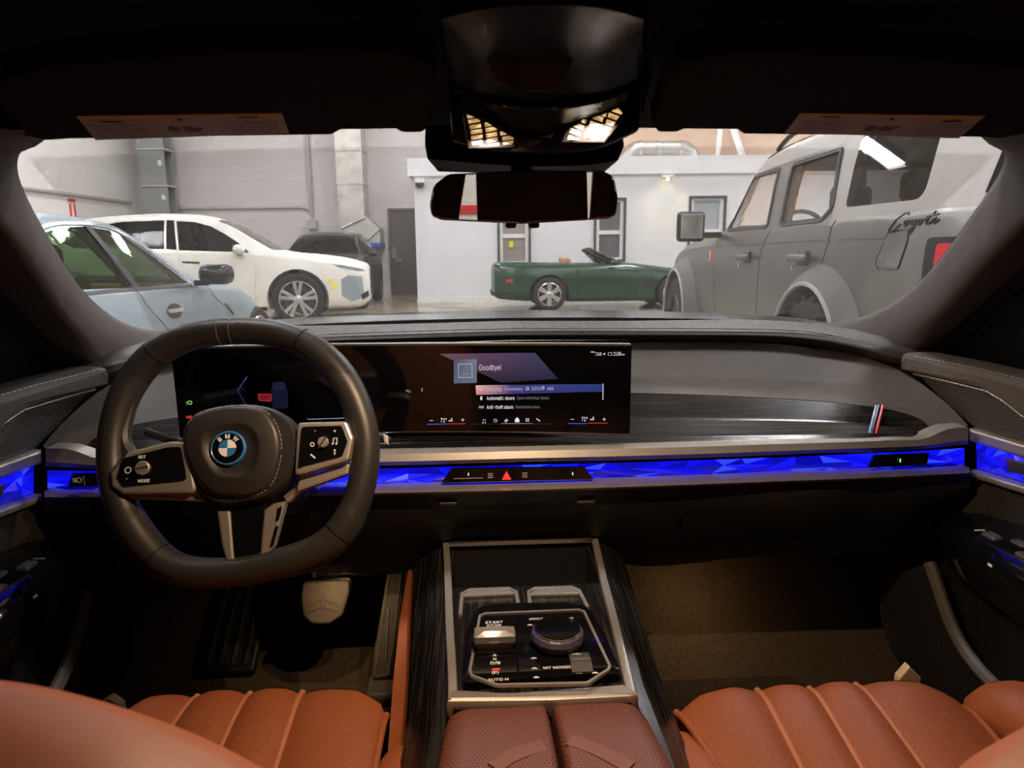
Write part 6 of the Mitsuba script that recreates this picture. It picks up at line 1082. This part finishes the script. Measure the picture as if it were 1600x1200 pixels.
PS = seat('passenger_seat', 'cognac leather passenger seat with stitched channels, right of the console', eR, fR, (([(.148, -.055, -.06), (.150, -.07, -.035), (.160, -.14, -.02), (.18, -.3, .0), (.20, -.55, .02)], .040)), (([(.545, -.04, -.075), (.55, -.05, -.02), (.565, -.10, .005), (.58, -.25, .02), (.60, -.5, .03)], .052)), 1)
fL = [(-0.4918,0.0099),(-0.4658,0.0271),(-0.4161,0.0329),(-0.3523,0.0338),(-0.2881,0.0324),(-0.2186,0.0243),(-0.1853,0.0076),(-0.1764,-0.0212)]
eL = list(zip([(-0.491,0.0099),(-0.4145,0.0285),(-0.3513,0.0305),(-0.2876,0.0302),(-0.1801,-0.003)], [(-0.4963,-0.0851),(-0.4222,-0.0728),(-0.354,-0.0928),(-0.2863,-0.0965),(-0.1815,-0.1021)]))
DSt = seat('driver_seat', 'cognac leather driver seat with stitched channels, behind the steering wheel', eL, fL, (([(-.150, -.055, -.06), (-.152, -.07, -.035), (-.158, -.14, -.02), (-.172, -.3, .0), (-.19, -.55, .02)], .036)), (([(-.53, -.04, -.075), (-.54, -.06, -.02), (-.56, -.12, .0), (-.58, -.3, .02), (-.60, -.55, .03)], .045)), -1)
def backrest(t, edge, tilt):
    """upright backrest slab whose top edge follows a curve"""
    e = A(edge); rows = []
    for k, (dy, dz) in enumerate(((.0, 0), (-.004, .008), (-.02, .016), (-.05, .018), (-.09, .010), (-.115, -.01), (-.12, -.10), (-.12, -.5))): rows.append(e + A([0, dy, dz]))
    front = [e + A([0, .004, -.012]), e + A([0, .018, -.05]), e + A([0, .035, -.14]), e + A([0, .05, -.45])]
    return bar_rings([np.vstack([[r[j] for r in front[::-1]], [r[j] for r in rows]]) for j in range(len(e))])
eb = spline([(-0.3868,0.3,0.9141),(-0.3479,0.3,0.924),(-0.3134,0.3,0.9248),(-0.2908,0.3,0.9208),(-0.2738,0.3,0.9173),(-0.254,0.3,0.9113),(-0.2341,0.3,0.9035),(-0.2083,0.3,0.8912),(-0.1909,0.3,0.8811)]+[(-0.1716,0.295,0.873),(-0.1545,0.295,0.8541),(-0.1468,0.295,0.8278)], 40)
BR = add('backrest', backrest(DSt, eb, 0), 'leather_cognac', DSt, 'backrest shoulder close to the camera', smooth=60)
add('backrest_seam', tube([p + A([0, .006, -.020]) for p in eb], .0016, 6), 'seam_cognac', BR)
eb = spline([(0.167,0.3,0.8158),(0.1746,0.3,0.8419),(0.1836,0.3,0.8537),(0.1979,0.3,0.8636),(0.2155,0.3,0.8736),(0.2415,0.3,0.8847),(0.2822,0.3,0.8902),(0.336,0.3,0.884)], 30)
add('backrest', backrest(PS, eb, 0), 'leather_cognac', PS, 'backrest shoulder close to the camera', smooth=60)
for s, p in ((1, [(0.5274,0.86,0.5188),(0.5408,0.86,0.5366),(0.5599,0.86,0.5174)]), (-1, [(-0.5797,0.86,0.5301),(-0.5678,0.86,0.5374),(-0.554,0.86,0.525)])):
    k = one('belt_tongue_cover', place(plate([((q[0] - p[0][0]), (q[2] - p[0][2])) for q in A(p)] + [(p[2][0] - p[0][0], -.05), (0, -.05)], .012, .002), p[0], (1, 0, 0), (0, 0, 1)), 'sill_beige', ('small beige sill corner beyond the passenger seat', 'small beige sill corner beyond the driver seat')[s < 0], 'sill trim', smooth=False)

# ------------------------------------------------------------------ doors
DO, DX, DY = [A(v) for v in [[0.7, 1.17, 0.0], [0.28735, -0.95783, 0.0], [0.0, 0.0, 1.0]]]
def dr_pl(m, off=0.0): return place(m, DO + off * np.cross(DX, DY), DX, DY)
for s, nm in ((1, 'right'), (-1, 'left')):
    mm = (lambda m: m) if s > 0 else mirx
    D = thing('door_panel', f'{nm} front door panel with a blue crystal strip, silver trims and a speaker mesh', 'door panel')
    top = [(-0.0036,0.9318),(-0.0017,0.9378),(0.0287,0.9419),(0.1221,0.9387),(0.2033,0.933),(0.2909,0.9256)]; low_ = [(0.3019,0.8435),(0.2496,0.8566),(0.2115,0.8693),(0.1802,0.8868),(0.1483,0.8981),(0.0817,0.9022),(0.0139,0.9044),(-0.0031,0.9039)]
    add('upper_roll', mm(dr_pl(plate(rpoly(list(top) + list(low_), .006), .045, .016), -.028)), 'leather_blue_grey' if s < 0 else 'leather_soft', D, 'padded leather roll along the window sill', smooth=40)
    st_ = [(a, b, .0165) for a, b in [(0.0293,0.9363),(0.1227,0.9335),(0.2039,0.9282),(0.2915,0.9211)]]
    for i in range(30):
        p, q = [A(resample(st_, 31))[i], A(resample(st_, 31))[i + 1]]; add('stitch', mm(dr_pl(tube([p, p + (q - p) * .6], .0009, 4))), 'thread', D)
    sp_p = [(0.014,0.9032),(0.0818,0.9011),(0.1484,0.8971),(0.1805,0.8848),(0.2117,0.8673),(0.2501,0.8528),(0.3024,0.8399),(0.3049,0.821),(0.217,0.8265),(0.1287,0.8313),(0.0748,0.8611)]
    add('speaker_cover', mm(dr_pl(plate(sp_p, .020, .002), -.03)), 'speaker_mesh', D, 'perforated metal speaker mesh', smooth=False)
    bd_ = resample([(0.0141,0.9021),(0.0819,0.9),(0.1486,0.8961),(0.1806,0.8838),(0.2118,0.8664),(0.2591,0.8512)], 30)
    for i in range(29):
        p, q = A([*bd_[i], -.004]), A([*bd_[i + 1], -.004]); add('trim_bead', mm(dr_pl(tube([p + (q - p) * .08, p + (q - p) * .9], .0030, 5))), 'bead_silver', D)
    add('upper_trim', mm(dr_pl(plate([(0.1299,0.8305),(0.217,0.8265),(0.3045,0.8237),(0.3069,0.8057),(0.2196,0.806),(0.1335,0.8098)], .022, .004), -.018)), 'satin_silver', D, 'satin silver trim', smooth=20)
    add('shadow_gap', mm(dr_pl(plate([(0.1335,0.8098),(0.2196,0.806),(0.3069,0.8057),(0.3128,0.7623),(0.225,0.7638),(0.1414,0.7629)], .006), -.022)), 'gloss_black', D, smooth=False)
    cl = [(0.1413,0.764),(0.2249,0.7648),(0.3125,0.7641)]; cu = [(0.1347,0.809),(0.2197,0.805),(0.3072,0.8039)]
    lo3 = [(a, 0, b) for a, b in cl]; hi3 = [(a, 0, b) for a, b in cu]
    fmd = facets((lo3, hi3), 9, 3, .008, .008); vv = fmd.vertices[:, [0, 2, 1]] * [1, 1, -1]
    pal_i = rs.choice(8, len(fmd.faces)); kk = add('crystal_strip', mm(dr_pl(mesh(vv[fmd.faces].reshape(-1, 3), np.arange(3 * len(fmd.faces)).reshape(-1, 3)), -.012)), 'blue_glass', D, 'blue glowing crystal strip', smooth=False, color=np.repeat(pal[pal_i], 3, 0))
    scene[kk]['emitter'] = {'type': 'area', 'radiance': {'type': 'mesh_attribute', 'name': 'vertex_color'}, 'sampling_weight': .4}
    add('door_opener', mm(dr_pl(plate([(0.1935,0.7975),(0.2392,0.7986),(0.2417,0.7793),(0.2018,0.7792)], .004, .001), -.002)), 'satin_dark', D, smooth=False)
    add('lower_trim', mm(dr_pl(plate([(0.1414,0.7629),(0.225,0.7638),(0.3125,0.7641),(0.3142,0.7514),(0.2266,0.751),(0.1429,0.7513)], .024, .004), -.018)), 'satin_silver', D, 'satin silver lower trim', smooth=20)
    add('knit_panel', mm(dr_pl(plate([(0.143,0.7503),(0.2267,0.7501),(0.3145,0.7496),(0.3268,0.6572),(0.2367,0.6728),(0.1975,0.6695),(0.0815,0.6499),(0.1281,0.7075)], .02, .003), -.035)), 'carbon_knit', D, 'dark knitted panel', smooth=False)
    add('inner_skin', mm(box(.80, .82, .2, 1.25, .25, .90)), 'black_plastic', D, smooth=False)
    # armrest with switches
    arm = bar_rings([[(x1, y, z), (x1 + .02, y, z + .012), (.81, y, z + .02), (.81, y, z - .08), (x1 + .01, y, z - .07), (x1 - .005, y, z - .02)] for x1, y, z in ((.735, 1.10, .66), (.70, 1.02, .675), (.675, .93, .68), (.66, .80, .68), (.65, .4, .68))])
    ak = add('door_armrest', mm(arm), 'gloss_black', D, 'black armrest with window switches', smooth=40)
    for i, (y, x) in enumerate(((.93, .705), (.90, .725), (.86, .70), (.86, .735))): add('window_switch', mm(place(rbox(.018, .026, .010, .004), (x, y, .692), (1, 0, 0), (0, 1, 0))), 'grey_plastic', ak)
    add('switch_icon', mm(place(box(-.008, .008, -.0012, .0012, 0, .001), (.70, .95, .694))), 'icon_white', ak, smooth=False); kx = add('switch_icon', mm(place(box(-.004, .004, -.002, .002, 0, .001), (.665, .88, .672), (0, 1, 0), (0, 0, 1))), 'icon_white', ak, smooth=False)
    # lower door: speaker grille and leather edge of the door pocket
    rd = spline([(0.7,1.0526,0.5913),(0.7,1.0241,0.5587),(0.7,0.9784,0.5094),(0.7,0.923,0.4824),(0.7,0.8627,0.475),(0.7,0.7831,0.4781)], 24); add('pocket_edge', mm(tube(rd, .010, 8)), 'leather_soft', D, 'leather edge of the door pocket')
    gp = [(0.73,1.2095,0.4815),(0.73,1.2083,0.4066),(0.73,1.1577,0.3546),(0.73,1.0781,0.3408),(0.73,0.9789,0.3496),(0.73,0.8078,0.4168),(0.73,0.8124,0.4438),(0.73,0.8958,0.4448),(0.73,0.9659,0.453),(0.73,1.0241,0.4811),(0.73,1.0707,0.5334),(0.73,1.0972,0.5689)]
    add('grille', mm(place(plate([(q[1], q[2]) for q in gp], .008), (.735, 0, 0), (0, 1, 0), (0, 0, 1), (-1, 0, 0))), 'grille_dark', D, 'dark woofer grille', smooth=False)
    add('grille_edge', mm(tube(spline([(0.725,1.2018,0.4855),(0.725,1.2007,0.4111),(0.725,1.1504,0.3594),(0.725,1.0713,0.3457),(0.725,0.9727,0.3545),(0.725,0.8027,0.4213)], 24), .006, 6)), 'black_plastic', D)
    add('pocket', mm(place(plate([(q[1], q[2]) for q in [(0.75,1.1098,0.5498),(0.75,0.8547,0.5556),(0.75,0.8313,0.4176),(0.75,0.9181,0.4258),(0.75,0.9875,0.4379),(0.75,1.0454,0.4677)]], .006), (.757, 0, 0), (0, 1, 0), (0, 0, 1), (-1, 0, 0))), 'leather_dark', D, smooth=False)
# footwell lamps under the dashboard
for i, (x, y, z) in enumerate(((.37, 1.25, .505), (-.32, 1.075, .585))):
    k = thing('footwell_lamp', ('small warm lamp under the dashboard lighting the passenger footwell', 'small warm lamp under the dashboard lighting the pedals')[i], 'lamp')
    add('housing', place(rbox(.04, .02, .008, .003), (x, y, z + .012)), 'black_plastic', k)
    scene[f'footwell_light_{i + 1}'] = {'type': 'spot', 'to_world': T().look_at(origin=[x, y, z], target=[x + .0, y + (.12, .17)[i], .3], up=[0, 1, 0.1]), 'cutoff_angle': (76.0, 62.0)[i], 'beam_width': 20.0, 'intensity': rgb([FOOTWELL * (1, 1.4)[i] * c for c in (1.0, .62, .30)]), 'sampling_weight': 1.5}
